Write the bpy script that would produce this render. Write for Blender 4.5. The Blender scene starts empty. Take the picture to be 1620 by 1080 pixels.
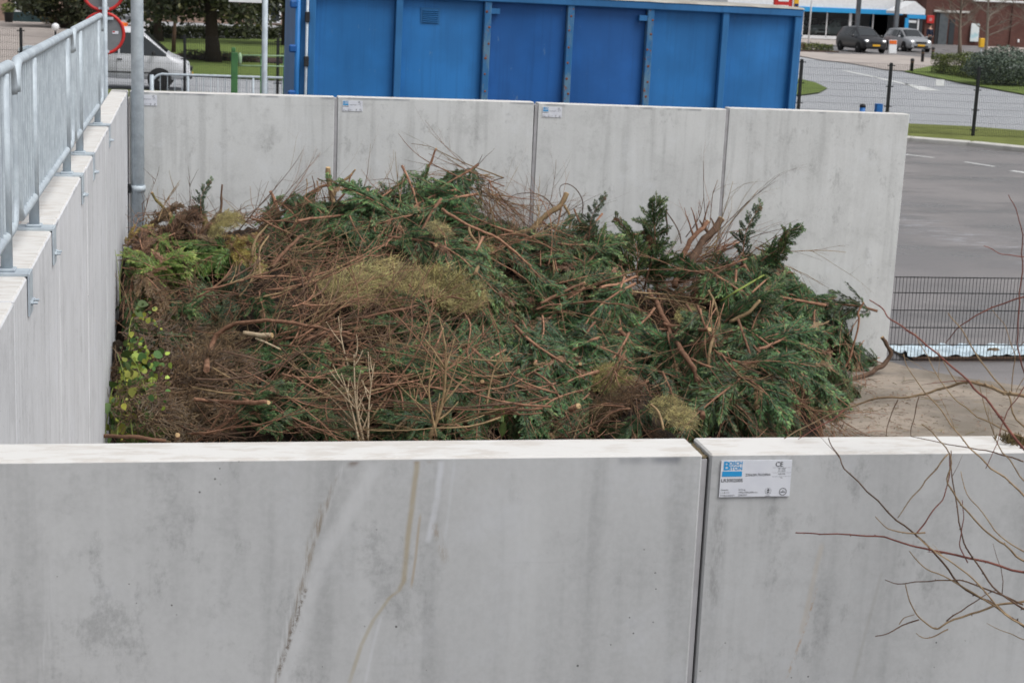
import bpy, math, random
import numpy as np
from mathutils import Vector, Matrix, noise
rnd = random.Random(7)
S = bpy.context.scene
COL = S.collection
R = math.radians
# ------------------------------------------------------------------ camera
FPX, YAW, PITCH, ROLL = 2683.9, .1883, .2116, .0418
H = 2.68                                   # visible height of the precast walls
CAM = Vector((.6513, -16.83, 1.2276 + H))
_cy, _sy, _cp, _sp = math.cos(YAW), math.sin(YAW), math.cos(PITCH), math.sin(PITCH)
FW = Vector((_sy*_cp, _cy*_cp, -_sp)); _r = Vector((_cy, -_sy, 0)); _u = _r.cross(FW)
RT = _r*math.cos(ROLL) + _u*math.sin(ROLL)
UP = -_r*math.sin(ROLL) + _u*math.cos(ROLL)
cd = bpy.data.cameras.new('camera'); cam = bpy.data.objects.new('camera', cd); COL.objects.link(cam)
cam.matrix_world = Matrix(((RT.x, UP.x, -FW.x, CAM.x), (RT.y, UP.y, -FW.y, CAM.y), (RT.z, UP.z, -FW.z, CAM.z), (0, 0, 0, 1)))
cd.sensor_width = 36; cd.sensor_fit = 'HORIZONTAL'; cd.lens = FPX/1620*36
cd.clip_start = .1; cd.clip_end = 2000
cd.dof.use_dof = True; cd.dof.focus_distance = 7.0; cd.dof.aperture_fstop = 8.5
S.camera = cam
# ------------------------------------------------------------------ world and sun (bright overcast day)
SUN_DIR = Vector((.40, -.34, .85)).normalized()     # towards the sun
W = bpy.data.worlds.new('World'); S.world = W; W.use_nodes = True
wn = W.node_tree.nodes; wl = W.node_tree.links
bg = wn['Background']; sky = wn.new('ShaderNodeTexSky'); sky.sky_type = 'NISHITA'; sky.sun_disc = False
sky.sun_elevation = math.asin(SUN_DIR.z); sky.sun_rotation = math.atan2(SUN_DIR.x, SUN_DIR.y)
sky.air_density = 1.0; sky.dust_density = 4.0; sky.ozone_density = 1.0
hs = wn.new('ShaderNodeHueSaturation'); hs.inputs['Saturation'].default_value = .22
wl.new(sky.outputs[0], hs.inputs['Color']); wl.new(hs.outputs[0], bg.inputs['Color'])
bg.inputs['Strength'].default_value = .13
ld = bpy.data.lights.new('sun', 'SUN'); ld.energy = 1.7; ld.angle = R(34); ld.color = (1, .99, .98)
lo = bpy.data.objects.new('sun', ld); COL.objects.link(lo)
lo.rotation_euler = SUN_DIR.to_track_quat('Z', 'Y').to_euler(); lo.location = (5, -10, 30)
S.view_settings.view_transform = 'Standard'; S.view_settings.look = 'None'
S.view_settings.gamma = 1; S.view_settings.exposure = .2
try:
    S.cycles.transparent_max_bounces = 16; S.cycles.max_bounces = 8
except Exception: pass

# ------------------------------------------------------------------ geometry helpers
def ray(x, y): return FW + RT*((x-810)/FPX) - UP*((y-540)/FPX)
def gz(x, y, z=0.):
    d = ray(x, y); return CAM + d*((z-CAM.z)/d.z)
def at(x, y, Y):
    d = ray(x, y); return CAM + d*((Y-CAM.y)/d.y)
def atd(x, y, s): return CAM + ray(x, y)*s

class MB:
    def __init__(s): s.v = []; s.f = []; s.m = []; s.sm = []
    def face(s, idx, m=0, sm=False): s.f.append(idx); s.m.append(m); s.sm.append(sm)
    def box(s, c, d, m=0, M=None):
        c = Vector(c); hx, hy, hz = d[0]/2, d[1]/2, d[2]/2; b = len(s.v)
        for x in (-hx, hx):
            for y in (-hy, hy):
                for z in (-hz, hz):
                    p = Vector((x, y, z))
                    if M is not None: p = M @ p
                    s.v.append(tuple(c+p))
        for q in ((0,1,3,2),(4,6,7,5),(0,4,5,1),(2,3,7,6),(0,2,6,4),(1,5,7,3)):
            s.face([b+i for i in q], m)
        return s
    def bbox(s, c, d, r, m=0):
        """box with chamfered edges (r)"""
        hx, hy, hz = d[0]/2, d[1]/2, d[2]/2; c = Vector(c); idx = {}
        for sx in (-1,1):
            for sy in (-1,1):
                for sz in (-1,1):
                    for k in range(3):
                        p = [sx*hx, sy*hy, sz*hz]
                        for a in range(3):
                            if a != k: p[a] -= (sx,sy,sz)[a]*r
                        idx[(sx,sy,sz,k)] = len(s.v); s.v.append(tuple(c+Vector(p)))
        for k in range(3):
            a, b = (k+1)%3, (k+2)%3
            for sg in (-1,1):
                q = []
                for (u, w) in ((-1,-1),(1,-1),(1,1),(-1,1)):
                    t = [0,0,0]; t[k] = sg; t[a] = u; t[b] = w; q.append(idx[(t[0],t[1],t[2],k)])
                s.face(q if sg > 0 else q[::-1], m)
            for u in (-1,1):
                for w in (-1,1):
                    t0 = [0,0,0]; t1 = [0,0,0]
                    t0[k] = -1; t1[k] = 1
                    for t in (t0, t1): t[a] = u; t[b] = w
                    q = [idx[(*t0,a)], idx[(*t1,a)], idx[(*t1,b)], idx[(*t0,b)]]
                    s.face(q if u*w > 0 else q[::-1], m)
        for sx in (-1,1):
            for sy in (-1,1):
                for sz in (-1,1):
                    q = [idx[(sx,sy,sz,k)] for k in range(3)]
                    s.face(q if sx*sy*sz > 0 else q[::-1], m)
        return s
    def tube(s, pts, rad, n=6, m=0, cap=True, mcap=None, sm=True, ph=0.):
        pts = [Vector(p) for p in pts]; k = len(pts)
        if not hasattr(rad, '__len__'): rad = [rad]*k
        t = (pts[1]-pts[0]).normalized()
        ref = Vector((0,0,1)) if abs(t.z) < .9 else Vector((1,0,0))
        a = t.cross(ref).normalized(); b0 = len(s.v)
        for i in range(k):
            t = (pts[min(i+1,k-1)]-pts[max(i-1,0)]).normalized()
            a = (a - t*a.dot(t))
            if a.length < 1e-6: a = t.orthogonal()
            a.normalize(); c = t.cross(a)
            for j in range(n):
                an = 2*math.pi*j/n + ph
                s.v.append(tuple(pts[i] + (a*math.cos(an)+c*math.sin(an))*rad[i]))
        for i in range(k-1):
            for j in range(n):
                p = b0+i*n+j; q = b0+i*n+(j+1)%n
                s.face([p, q, q+n, p+n], m, sm)
        if cap:
            mc = m if mcap is None else mcap
            s.face([b0+j for j in range(n)][::-1], mc)
            s.face([b0+(k-1)*n+j for j in range(n)], mc)
        return s
    def kite(s, p, d, n, l, w, m=0):
        y = n.cross(d); b = len(s.v)
        s.v += [tuple(p), tuple(p+d*(l*.45)+y*(w*.5)), tuple(p+d*l), tuple(p+d*(l*.45)-y*(w*.5))]
        s.face([b, b+3, b+2, b+1], m)
    def prism(s, poly, z0, z1, m=0):
        b = len(s.v); n = len(poly)
        for z in (z0, z1):
            for p in poly: s.v.append((p[0], p[1], z))
        s.face(list(range(b, b+n))[::-1], m); s.face(list(range(b+n, b+2*n)), m)
        for i in range(n): s.face([b+i, b+(i+1)%n, b+n+(i+1)%n, b+n+i], m)
        return s
    def lathe(s, prof, c=(0,0,0), n=20, m=0, axis='Z', sm=True):
        b = len(s.v); k = len(prof)
        for (r, z) in prof:
            for j in range(n):
                an = 2*math.pi*j/n; x, y = r*math.cos(an), r*math.sin(an)
                p = (x, y, z) if axis == 'Z' else ((x, z, y) if axis == 'Y' else (z, x, y))
                s.v.append((p[0]+c[0], p[1]+c[1], p[2]+c[2]))
        for i in range(k-1):
            for j in range(n):
                p = b+i*n+j; q = b+i*n+(j+1)%n
                s.face([p, q, q+n, p+n], m, sm)
        s.face([b+j for j in range(n)][::-1], m); s.face([b+(k-1)*n+j for j in range(n)], m)
        return s
    def mesh(s, name, mats):
        me = bpy.data.meshes.new(name); me.from_pydata(s.v, [], s.f)
        me.polygons.foreach_set('material_index', s.m); me.polygons.foreach_set('use_smooth', s.sm)
        for m in (mats if isinstance(mats, (list, tuple)) else [mats]): me.materials.append(m)
        me.update(); return me
    def build(s, name, mats, parent=None, loc=None, rz=None):
        return link(name, s.mesh(name, mats), parent, loc, rz)
def link(name, me, parent=None, loc=None, rz=None):
    o = bpy.data.objects.new(name, me); COL.objects.link(o)
    if parent is not None: o.parent = parent
    if loc is not None: o.location = loc
    if rz is not None: o.rotation_euler = (0, 0, rz)
    return o
def tag(o, label=None, cat=None, group=None, kind=None):
    if label: o['label'] = label
    if cat: o['category'] = cat
    if group: o['group'] = group
    if kind: o['kind'] = kind
    return o
def empty(name, loc, label, cat, group=None, rz=0.):
    o = bpy.data.objects.new(name, None); COL.objects.link(o); o.location = loc; o.rotation_euler = (0, 0, rz)
    o.empty_display_size = .2
    return tag(o, label, cat, group)
def copy_tree(o, parent=None):
    c = o.copy(); COL.objects.link(c)
    if parent is not None: c.parent = parent
    for ch in list(o.children): copy_tree(ch, c)
    return c
def smooth(pts, n=4):
    """Catmull-Rom through points"""
    P = [Vector(p) for p in pts]; out = []
    for i in range(len(P)-1):
        a, b, c, d = P[max(i-1,0)], P[i], P[i+1], P[min(i+2,len(P)-1)]
        for k in range(n):
            t = k/n
            out.append(.5*((2*b)+(c-a)*t+(2*a-5*b+4*c-d)*t*t+(3*b-a-3*c+d)*t**3))
    out.append(P[-1]); return out

# ------------------------------------------------------------------ material helpers
class NT:
    def __init__(s, name, rough=.7, metal=0., spec=.3):
        s.m = bpy.data.materials.new(name); s.m.use_nodes = True
        s.n = s.m.node_tree.nodes; s.l = s.m.node_tree.links
        s.b = s.n['Principled BSDF']; s.b.inputs['Roughness'].default_value = rough
        s.b.inputs['Metallic'].default_value = metal; s.b.inputs['Specular IOR Level'].default_value = spec
        s._o = None
    def put(s, sock, val):
        if hasattr(val, 'is_linked') or isinstance(val, bpy.types.NodeSocket): s.l.new(val, sock)
        else: sock.default_value = val
    def coord(s, random=True):
        if s._o is None:
            tc = s.n.new('ShaderNodeTexCoord'); s._o = tc.outputs['Object']
            oi = s.n.new('ShaderNodeObjectInfo'); s.rand = oi.outputs['Random']
            mu = s.n.new('ShaderNodeMath'); mu.operation = 'MULTIPLY'; mu.inputs[1].default_value = 57.
            s.l.new(s.rand, mu.inputs[0])
            ad = s.n.new('ShaderNodeVectorMath'); ad.operation = 'ADD'
            s.l.new(s._o, ad.inputs[0]); s.l.new(mu.outputs[0], ad.inputs[1]); s._or = ad.outputs[0]
        return s._or if random else s._o
    def scale(s, v, sc):
        x = s.n.new('ShaderNodeVectorMath'); x.operation = 'MULTIPLY'; s.l.new(v, x.inputs[0]); x.inputs[1].default_value = sc
        return x.outputs[0]
    def noise(s, v, sc=5., det=4., rough=.55, dist=0.):
        x = s.n.new('ShaderNodeTexNoise'); s.l.new(v, x.inputs['Vector'])
        x.inputs['Scale'].default_value = sc; x.inputs['Detail'].default_value = det
        x.inputs['Roughness'].default_value = rough; x.inputs['Distortion'].default_value = dist
        return x.outputs['Fac']
    def voro(s, v, sc=5., feat='F1', out='Distance'):
        x = s.n.new('ShaderNodeTexVoronoi'); x.feature = feat; s.l.new(v, x.inputs['Vector']); x.inputs['Scale'].default_value = sc
        return x.outputs[out]
    def math(s, op, a, b=0., c=None, clamp=False):
        x = s.n.new('ShaderNodeMath'); x.operation = op; x.use_clamp = clamp
        s.put(x.inputs[0], a); s.put(x.inputs[1], b)
        if c is not None: s.put(x.inputs[2], c)
        return x.outputs[0]
    def rng(s, v, a, b, c=0., d=1., smoothstep=True):
        x = s.n.new('ShaderNodeMapRange'); x.interpolation_type = 'SMOOTHSTEP' if smoothstep else 'LINEAR'
        s.l.new(v, x.inputs['Value'])
        for k, q in zip(('From Min','From Max','To Min','To Max'), (a,b,c,d)): x.inputs[k].default_value = q
        return x.outputs[0]
    def mix(s, f, a, b, mode='MIX'):
        x = s.n.new('ShaderNodeMix'); x.data_type = 'RGBA'; x.blend_type = mode; x.clamp_factor = True
        s.put(x.inputs[0], f)
        for k, q in ((6, a), (7, b)):
            if isinstance(q, tuple): x.inputs[k].default_value = (*q[:3], 1)
            else: s.l.new(q, x.inputs[k])
        return x.outputs[2]
    def sep(s, v):
        x = s.n.new('ShaderNodeSeparateXYZ'); s.l.new(v, x.inputs[0]); return x.outputs
    def color(s, c):
        if isinstance(c, tuple): s.b.inputs['Base Color'].default_value = (*c[:3], 1)
        else: s.l.new(c, s.b.inputs['Base Color'])
    def rough(s, r): s.put(s.b.inputs['Roughness'], r)
    def bump(s, h, strength=.3, dist=.01):
        x = s.n.new('ShaderNodeBump'); s.l.new(h, x.inputs['Height']); x.inputs['Strength'].default_value = strength
        x.inputs['Distance'].default_value = dist; s.l.new(x.outputs[0], s.b.inputs['Normal'])
def mul(c, k): return tuple(x*k for x in c[:3])
def mk(name, c, c2=None, sc=6., rough=.7, metal=0., spec=.3, bump=0., bsc=40., bd=.01, rv=0., lo=.35, hi=.65):
    """plain material with noise between two tones, optional bump and per-object brightness change rv"""
    t = NT(name, rough, metal, spec); v = t.coord()
    if c2 is None: c2 = mul(c, .78)
    col = t.mix(t.rng(t.noise(v, sc), lo, hi), c2, c)
    if rv:
        h = t.n.new('ShaderNodeHueSaturation'); t.l.new(col, h.inputs['Color'])
        t.l.new(t.rng(t.rand, 0, 1, 1-rv, 1+rv, False), h.inputs['Value']); col = h.outputs[0]
    t.color(col)
    if bump: t.bump(t.noise(v, bsc, 6.), bump, bd)
    return t.m

# ---- concrete, with optional streaks given as world (x,z) lines
def concrete(name, base=(.47,.475,.465), stains=(), side=False, pale_dirty_top=True):
    t = NT(name, .85, 0, .25); v = t.coord(); o = t.coord(False)
    big = t.noise(v, 1.1, 3.); fine = t.noise(v, 55., 5., .7)
    ver = t.noise(t.scale(v, (9., 9., .55) if not side else (9., 14., .3)), 1., 4., .6)
    cloud = t.noise(v, 6., 7., .72, .12)
    col = t.mix(t.rng(big, .3, .7), mul(base, .93), mul(base, 1.05))
    col = t.mix(t.math('MULTIPLY', t.rng(ver, .48, .70), .6), col, mul(base, .70))
    col = t.mix(t.math('MULTIPLY', t.rng(ver, .46, .28), .30), col, mul(base, 1.22))
    # mottled grey patches gathered in places
    patch = t.math('MULTIPLY', t.rng(cloud, .55, .70), t.rng(t.noise(v, 1.7, 2.), .45, .62))
    col = t.mix(t.math('MULTIPLY', patch, .5), col, mul(base, .55))
    cl2 = t.noise(v, 2.6, 8., .74)
    col = t.mix(t.math('MULTIPLY', t.rng(cl2, .50, .68), .48), col, mul(base, .68))
    cl3 = t.noise(t.scale(v, (7., 7., 4.)), 1., 9., .78)
    col = t.mix(t.math('MULTIPLY', t.math('MULTIPLY', t.rng(cl3, .53, .66), t.rng(t.noise(t.scale(v, (2.2, 2.2, .7)), 1., 2.), .40, .56)), .58), col, mul(base, .52))
    col = t.mix(t.math('MULTIPLY', t.rng(cl2, .48, .30), .30), col, tuple(x*k for x, k in zip(base, (1.22, 1.24, 1.30))))
    speck = t.rng(t.noise(t.scale(v, (30, 30, 70)), 1., 3., .7), .66, .76)
    col = t.mix(t.math('MULTIPLY', speck, .25), col, mul(base, .55))
    hl = t.rng(t.noise(t.scale(v, (.6, .6, 26)), 1., 3.), .68, .76)
    col = t.mix(t.math('MULTIPLY', hl, .24), col, mul(base, .6))
    hole = t.rng(t.voro(v, 7.), .028, .018)
    hole = t.math('MAXIMUM', hole, t.math('MULTIPLY', t.rng(t.voro(v, 26.), .085, .055), t.rng(t.noise(v, 3.), .54, .6)))
    col = t.mix(t.math('MULTIPLY', hole, .85), col, (.06,.06,.055))
    col = t.mix(t.math('MULTIPLY', t.rng(fine, .35, .65), .2), col, mul(base, 1.25))
    g = t.sep(o)
    if pale_dirty_top:
        tz = t.rng(g[2], H-.035, H-.012)
        dn = t.rng(t.noise(t.scale(v, (2.2, 2.2, 0)), 1., 4.), .52, .6)
        side_m = t.rng(g[2], H-.004, H-.010)
        col = t.mix(t.math('MULTIPLY', t.math('MULTIPLY', t.math('MULTIPLY', tz, dn), side_m), .55), col, (.10,.11,.14))
        top = t.rng(g[2], H-.008, H-.002)
        tn = t.rng(t.noise(t.scale(v, (7, 22, 1)), 1., 5., .65), .45, .62)
        col = t.mix(top, col, t.mix(t.math('MULTIPLY', tn, .38), (.61,.60,.58), (.40,.345,.29)))  # top face painted paler, as under bright sky, plus brown dirt
    for (pts, w, c, amt, brk) in stains:
        for (a, b) in zip(pts[:-1], pts[1:]):
            # a above b ; x as linear function of z
            k = (b[0]-a[0])/(b[1]-a[1])
            xl = t.math('MULTIPLY_ADD', g[2], k, a[0]-k*a[1])
            wob = t.math('MULTIPLY_ADD', t.noise(t.scale(v, (0, 0, 6)), 1., 3.), w*.8, -w*.4)
            d = t.math('ABSOLUTE', t.math('ADD', t.math('SUBTRACT', g[0], xl), wob))
            mk_ = t.rng(d, w, w*.15)
            zr = t.math('MULTIPLY', t.rng(g[2], b[1]-.012, b[1]+.012), t.rng(g[2], a[1]+.012, a[1]-.012))
            f = t.math('MULTIPLY', mk_, zr)
            if brk: f = t.math('MULTIPLY', f, t.rng(t.noise(t.scale(v, (95, 95, brk)), 1., 5., .75), .42, .62))
            else: f = t.math('MULTIPLY', f, t.rng(t.noise(t.scale(v, (30, 30, 8)), 1., 3.), .25, .55, .55, 1.))
            f = t.math('MULTIPLY', t.math('MULTIPLY', f, t.rng(g[2], H-.006, H-.014)), amt)
            col = t.mix(f, col, c)
    t.color(col)
    hgt = t.math('ADD', t.math('MULTIPLY', fine, .25), t.math('MULTIPLY', cloud, .5))
    hgt = t.math('SUBTRACT', hgt, hole)
    t.bump(hgt, .25, .004)
    return t.m

def galv(name, k=1.):
    t = NT(name, .6, .12, .35); v = t.coord()
    c = t.mix(t.voro(v, 60., 'F1', 'Color'), mul((.43,.49,.535), k), mul((.50,.56,.60), k))
    c = t.mix(t.rng(t.noise(v, 9., 5.), .4, .65), c, mul((.38,.43,.475), k)); t.color(c)
    t.rough(t.rng(t.noise(v, 14.), .3, .7, .5, .68))
    return t.m
M = {}
M['con_back'] = concrete('concrete back wall', (.585,.595,.59))
M['con_left'] = concrete('concrete left wall', (.59,.60,.62), side=True)
M['galv'] = galv('galvanised steel'); M['galv2'] = galv('galvanised mast', 1.0)
M['seal'] = mk('joint foam', (.40,.395,.41), (.32,.315,.32), 8)
M['dirt'] = mk('moss and dirt', (.22,.17,.11), (.11,.09,.05), 60, .95, bump=.6, bsc=90)
M['black_steel'] = mk('black powder coated steel', (.018,.02,.022), (.012,.013,.014), 12, .45)
M['white'] = mk('white paint', (.78,.79,.80), (.70,.71,.72), 8, .4)
M['red'] = mk('red paint', (.55,.035,.03), (.45,.03,.03), 8, .4)
M['orange'] = mk('orange lens', (.75,.16,.02), (.65,.12,.02), 8, .25)
M['blue'] = mk('sign blue', (.03,.32,.66), (.03,.29,.6), 8, .4)
M['ink'] = mk('black ink', (.03,.03,.035), (.025,.025,.03), 8, .6)
M['label'] = mk('label plastic', (.70,.72,.77), (.65,.67,.73), 12, .35)
M['sign_back'] = mk('sign aluminium back', (.24,.25,.26), (.20,.21,.22), 5, .45, .3)
M['tyre'] = mk('rubber', (.02,.02,.021), (.014,.014,.015), 20, .8)
M['rim'] = mk('wheel alloy', (.35,.36,.37), (.28,.29,.3), 10, .35, .7)
M['plastic'] = mk('dark plastic', (.03,.031,.033), (.022,.022,.024), 10, .55)
M['lamp_glass'] = mk('headlamp', (.75,.78,.82), (.6,.63,.66), 20, .12, 0, .6)
M['yellow'] = mk('yellow plate', (.75,.42,.03), (.7,.38,.03), 10, .5)
def lit(name, c, e):
    t = NT(name, .2); t.color(c); t.b.inputs['Emission Color'].default_value = (*c, 1); t.b.inputs['Emission Strength'].default_value = e
    return t.m
M['headlight_on'] = lit('lit headlamp', (1., .98, .95), 1.6)
def glassm(name, tint=(.02,.025,.03)):
    t = NT(name, .06, 0, .6); t.color(tint); return t.m
M['car_glass'] = glassm('car window glass', (.025,.03,.034))
def pane():
    t = NT('shop window glass', .03); n, l = t.n, t.l
    tr = n.new('ShaderNodeBsdfTransparent'); tr.inputs[0].default_value = (.62,.66,.68,1)
    gl = n.new('ShaderNodeBsdfGlossy'); gl.inputs['Roughness'].default_value = .03
    fr = n.new('ShaderNodeFresnel'); fr.inputs[0].default_value = 1.45
    mx = n.new('ShaderNodeMixShader'); l.new(fr.outputs[0], mx.inputs[0]); l.new(tr.outputs[0], mx.inputs[1]); l.new(gl.outputs[0], mx.inputs[2])
    l.new(mx.outputs[0], n['Material Output'].inputs['Surface']); return t.m
M['pane'] = pane()
def brick(name, a, b, mort, sc):
    t = NT(name, .85); v = t.coord(False)
    sp = t.sep(v); cx = t.n.new('ShaderNodeCombineXYZ')
    t.l.new(t.math('ADD', sp[0], sp[1]), cx.inputs[0]); t.l.new(sp[2], cx.inputs[1])
    x = t.n.new('ShaderNodeTexBrick'); t.l.new(cx.outputs[0], x.inputs['Vector']); x.inputs['Scale'].default_value = sc
    x.inputs['Color1'].default_value = (*a, 1); x.inputs['Color2'].default_value = (*b, 1); x.inputs['Mortar'].default_value = (*mort, 1)
    x.inputs['Mortar Size'].default_value = .012; x.inputs['Brick Width'].default_value = .5; x.inputs['Row Height'].default_value = .17
    c = t.mix(t.rng(t.noise(v, .8, 4.), .35, .7), x.outputs[0], t.mix(.5, x.outputs[0], mul(a, .6))); t.color(c); return t.m
M['brick'] = brick('dark red brick', (.12,.045,.035), (.085,.035,.03), (.16,.12,.10), 2.2)
M['brick2'] = brick('pale brick', (.36,.24,.19), (.28,.19,.15), (.38,.33,.28), 2.2)
# ---- ground materials
def asphalt(name, c, c2, streak=None):
    t = NT(name, .85, 0, .3); v = t.coord(False)
    col = t.mix(t.rng(t.noise(v, .35, 5., .6), .35, .65), c2, c)
    col = t.mix(t.math('MULTIPLY', t.rng(t.noise(v, 60., 3., .8), .45, .7), .5), col, mul(c, 1.6))
    col = t.mix(t.math('MULTIPLY', t.rng(t.noise(t.scale(v, (.5, 2.2, 1)), 1.2, 5., .6), .55, .72), .5), col, mul(c, .68))
    spk = t.rng(t.voro(v, 2.1), .045, .02)
    col = t.mix(t.math('MULTIPLY', spk, .6), col, (.5,.5,.48))
    if streak:
        (ax, ay), (bx, by), w = streak
        L = math.hypot(bx-ax, by-ay); nx, ny = -(by-ay)/L, (bx-ax)/L
        g = t.sep(v); d = t.math('ADD', t.math('MULTIPLY', g[0], nx), t.math('MULTIPLY_ADD', g[1], ny, -(ax*nx+ay*ny)))
        d = t.math('ABSOLUTE', t.math('ADD', d, t.math('MULTIPLY_ADD', t.noise(v, .5, 4.), 1.6, -.8)))
        f = t.math('MULTIPLY', t.rng(d, w*1.7, 0.), t.rng(t.noise(t.scale(v, (1.6, 7, 1)), 1., 6., .78), .50, .66))
        wet = t.rng(t.noise(t.scale(v, (.22, .6, 1)), 1., 5., .65), .50, .60)
        col = t.mix(t.math('MULTIPLY', wet, .6), col, mul(c, .48))
        col = t.mix(t.math('MULTIPLY', f, .6), col, (.44,.45,.50))  # pale streaks: sheen of the wet asphalt painted into the colour
        t.rough(t.math('SUBTRACT', t.rng(t.noise(v, .35, 5., .6), .35, .65, .42, .72), t.math('MULTIPLY', t.math('MAXIMUM', f, wet), .22)))
    t.color(col); t.bump(t.noise(v, 90., 4.), .35, .004); return t.m
s1, s2 = gz(1430, 352), gz(1640, 402)
M['yard'] = asphalt('yard asphalt', (.20,.188,.186), (.14,.132,.132), ((s1.x, s1.y), (s2.x, s2.y), .75))
M['road'] = asphalt('street asphalt', (.33,.34,.355), (.295,.305,.32))
def floorm():
    t = NT('bay floor', .9, 0, .25); v = t.coord(False)
    c = t.mix(t.rng(t.noise(v, 1.1, 5., .6), .38, .62), (.185,.16,.13), (.325,.275,.225))
    c = t.mix(t.rng(t.noise(t.scale(v, (.5, 1.6, 1)), 1.4, 5., .65), .5, .66), c, (.225,.195,.165))
    c = t.mix(t.math('MULTIPLY', t.rng(t.noise(v, 9., 6., .75), .52, .68), .6), c, (.13,.095,.065))
    c = t.mix(t.math('MULTIPLY', t.rng(t.noise(v, 2.4, 5., .7), .6, .7), .6), c, (.19,.15,.06))
    t.color(c); t.bump(t.noise(v, 40., 6., .7), .6, .012); return t.m
M['floor'] = floorm()
M['paving'] = mk('street paving', (.40,.355,.325), (.34,.30,.275), .6, .9, bump=.2)
M['kerb'] = mk('kerb concrete', (.54,.53,.50), (.45,.44,.41), 3, .9, bump=.2)
def grassm(name, c, c2, c3):
    t = NT(name, .9, 0, .15); v = t.coord(False)
    col = t.mix(t.rng(t.noise(v, 1.2, 5., .65), .35, .65), c2, c)
    col = t.mix(t.math('MULTIPLY', t.rng(t.noise(v, 25., 4., .8), .45, .7), .5), col, c3)
    t.color(col); t.bump(t.noise(v, 30., 5., .8), .8, .05); return t.m
M['grass'] = grassm('mown grass', (.15,.205,.05), (.12,.17,.045), (.19,.225,.09))
M['verge'] = grassm('verge grass', (.185,.215,.06), (.14,.165,.045), (.24,.23,.11))
M['soil'] = mk('bed soil', (.075,.05,.042), (.05,.034,.03), 2, .95, bump=.6, bd=.05)
M['mark'] = mk('road marking', (.70,.71,.70), (.52,.53,.52), 3, .7)
# ---- plants
def leafm(name, c, rv=.25, hv=.0, rough=.55, tr=.12):
    t = NT(name, rough, 0, .35); v = t.coord()
    col = t.mix(t.rng(t.noise(v, 7., 3.), .35, .65), mul(c, .65), mul(c, 1.25))
    h = t.n.new('ShaderNodeHueSaturation'); t.l.new(col, h.inputs['Color'])
    t.l.new(t.rng(t.rand, 0, 1, 1-rv, 1+rv, False), h.inputs['Value']); t.color(h.outputs[0])
    if hv:
        t.l.new(t.rng(t.math('FRACT', t.math('MULTIPLY', t.rand, 7.3)), 0, 1, .5-hv, .5+hv, False), h.inputs['Hue'])
    return t.m
M['con_d'] = leafm('conifer dark', (0.022, 0.047, 0.017), .3, .02)
M['con_m'] = leafm('conifer mid', (0.058, 0.115, 0.036), .3, .02)
M['con_l'] = leafm('conifer tip', (0.15, 0.225, 0.075), .3, .02)
M['blu_d'] = leafm('blue conifer dark', (0.024, 0.048, 0.024), .25, .015)
M['blu_m'] = leafm('blue conifer mid', (0.062, 0.11, 0.05), .25, .015)
M['blu_l'] = leafm('blue conifer tip', (0.17, 0.225, 0.11), .25, .015)
M['bri_d'] = leafm('bright conifer dark', (.06,.11,.022), .25, .02)
M['bri_m'] = leafm('bright conifer mid', (.11,.19,.035), .25, .02)
M['bri_l'] = leafm('bright conifer tip', (.20,.26,.06), .25, .02)
M['gol_d'] = leafm('withered conifer dark', (.16,.10,.025), .25, .02)
M['gol_m'] = leafm('withered conifer mid', (.27,.21,.055), .25, .02)
M['gol_l'] = leafm('withered conifer tip', (.38,.34,.11), .25, .02)
M['bro_d'] = leafm('dead conifer dark', (.07,.04,.022), .25, .02)
M['bro_m'] = leafm('dead conifer mid', (.12,.07,.036), .25, .02)
M['bro_l'] = leafm('dead conifer tip', (.18,.11,.06), .25, .02)
def barkm(name, c, c2, rv=.25):
    t = NT(name, .85, 0, .2); v = t.coord()
    col = t.mix(t.rng(t.noise(v, 22., 5., .7), .35, .65), c2, c)
    col = t.mix(t.math('MULTIPLY', t.rng(t.noise(v, 5., 3.), .55, .7), .5), col, mul(c, .6))
    h = t.n.new('ShaderNodeHueSaturation'); t.l.new(col, h.inputs['Color']); t.l.new(t.rng(t.rand, 0, 1, 1-rv, 1+rv, False), h.inputs['Value'])
    t.color(h.outputs[0]); t.bump(t.noise(v, 60., 5., .7), .6, .006); return t.m
M['bark'] = barkm('red brown bark', (.315,.175,.11), (.19,.098,.062), .35)
M['bark_d'] = barkm('dark bark', (.155,.098,.066), (.085,.052,.036), .3)
M['bark_o'] = barkm('tan olive bark', (.30,.21,.115), (.20,.14,.075))
M['bark_p'] = barkm('pale dry stem', (.52,.42,.29), (.38,.29,.19), .15)
M['bark_m'] = barkm('mossy bark', (.17,.14,.045), (.10,.08,.04))
M['bark_g'] = barkm('green stem', (.20,.25,.06), (.14,.17,.05))
M['cut'] = mk('fresh sawn wood', (.56,.39,.21), (.42,.28,.14), 30, .8)
M['twig_r'] = barkm('red twig bark', (.25,.10,.075), (.15,.06,.05), .15)
M['twig_t'] = barkm('tan twig bark', (.34,.25,.15), (.22,.15,.09), .15)
M['litter'] = mk('brush litter', (.05,.034,.021), (.016,.011,.008), 9, .95, bump=1., bsc=22, bd=.08)  # near-black tones put the shade of the hollows into the litter
M['moss'] = leafm('dry moss', (.30, .262, .098), .2, .01); M['moss2'] = leafm('dry moss dark', (0.16, 0.125, 0.05), .2, .01)  # second moss tone is darker, mixed among strands at random
M['mould'] = leafm('brown litter strands', (0.125, 0.078, 0.04), .2, .01); M['mould2'] = leafm('brown litter strands dark', (0.06, 0.037, 0.02), .2, .01)  # darker brown varies the litter strands at random
M['brl'] = leafm('bramble leaf', (.26,.29,.045), .35, .03); M['brl2'] = leafm('bramble leaf green', (.07,.12,.028), .35, .03)
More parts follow.
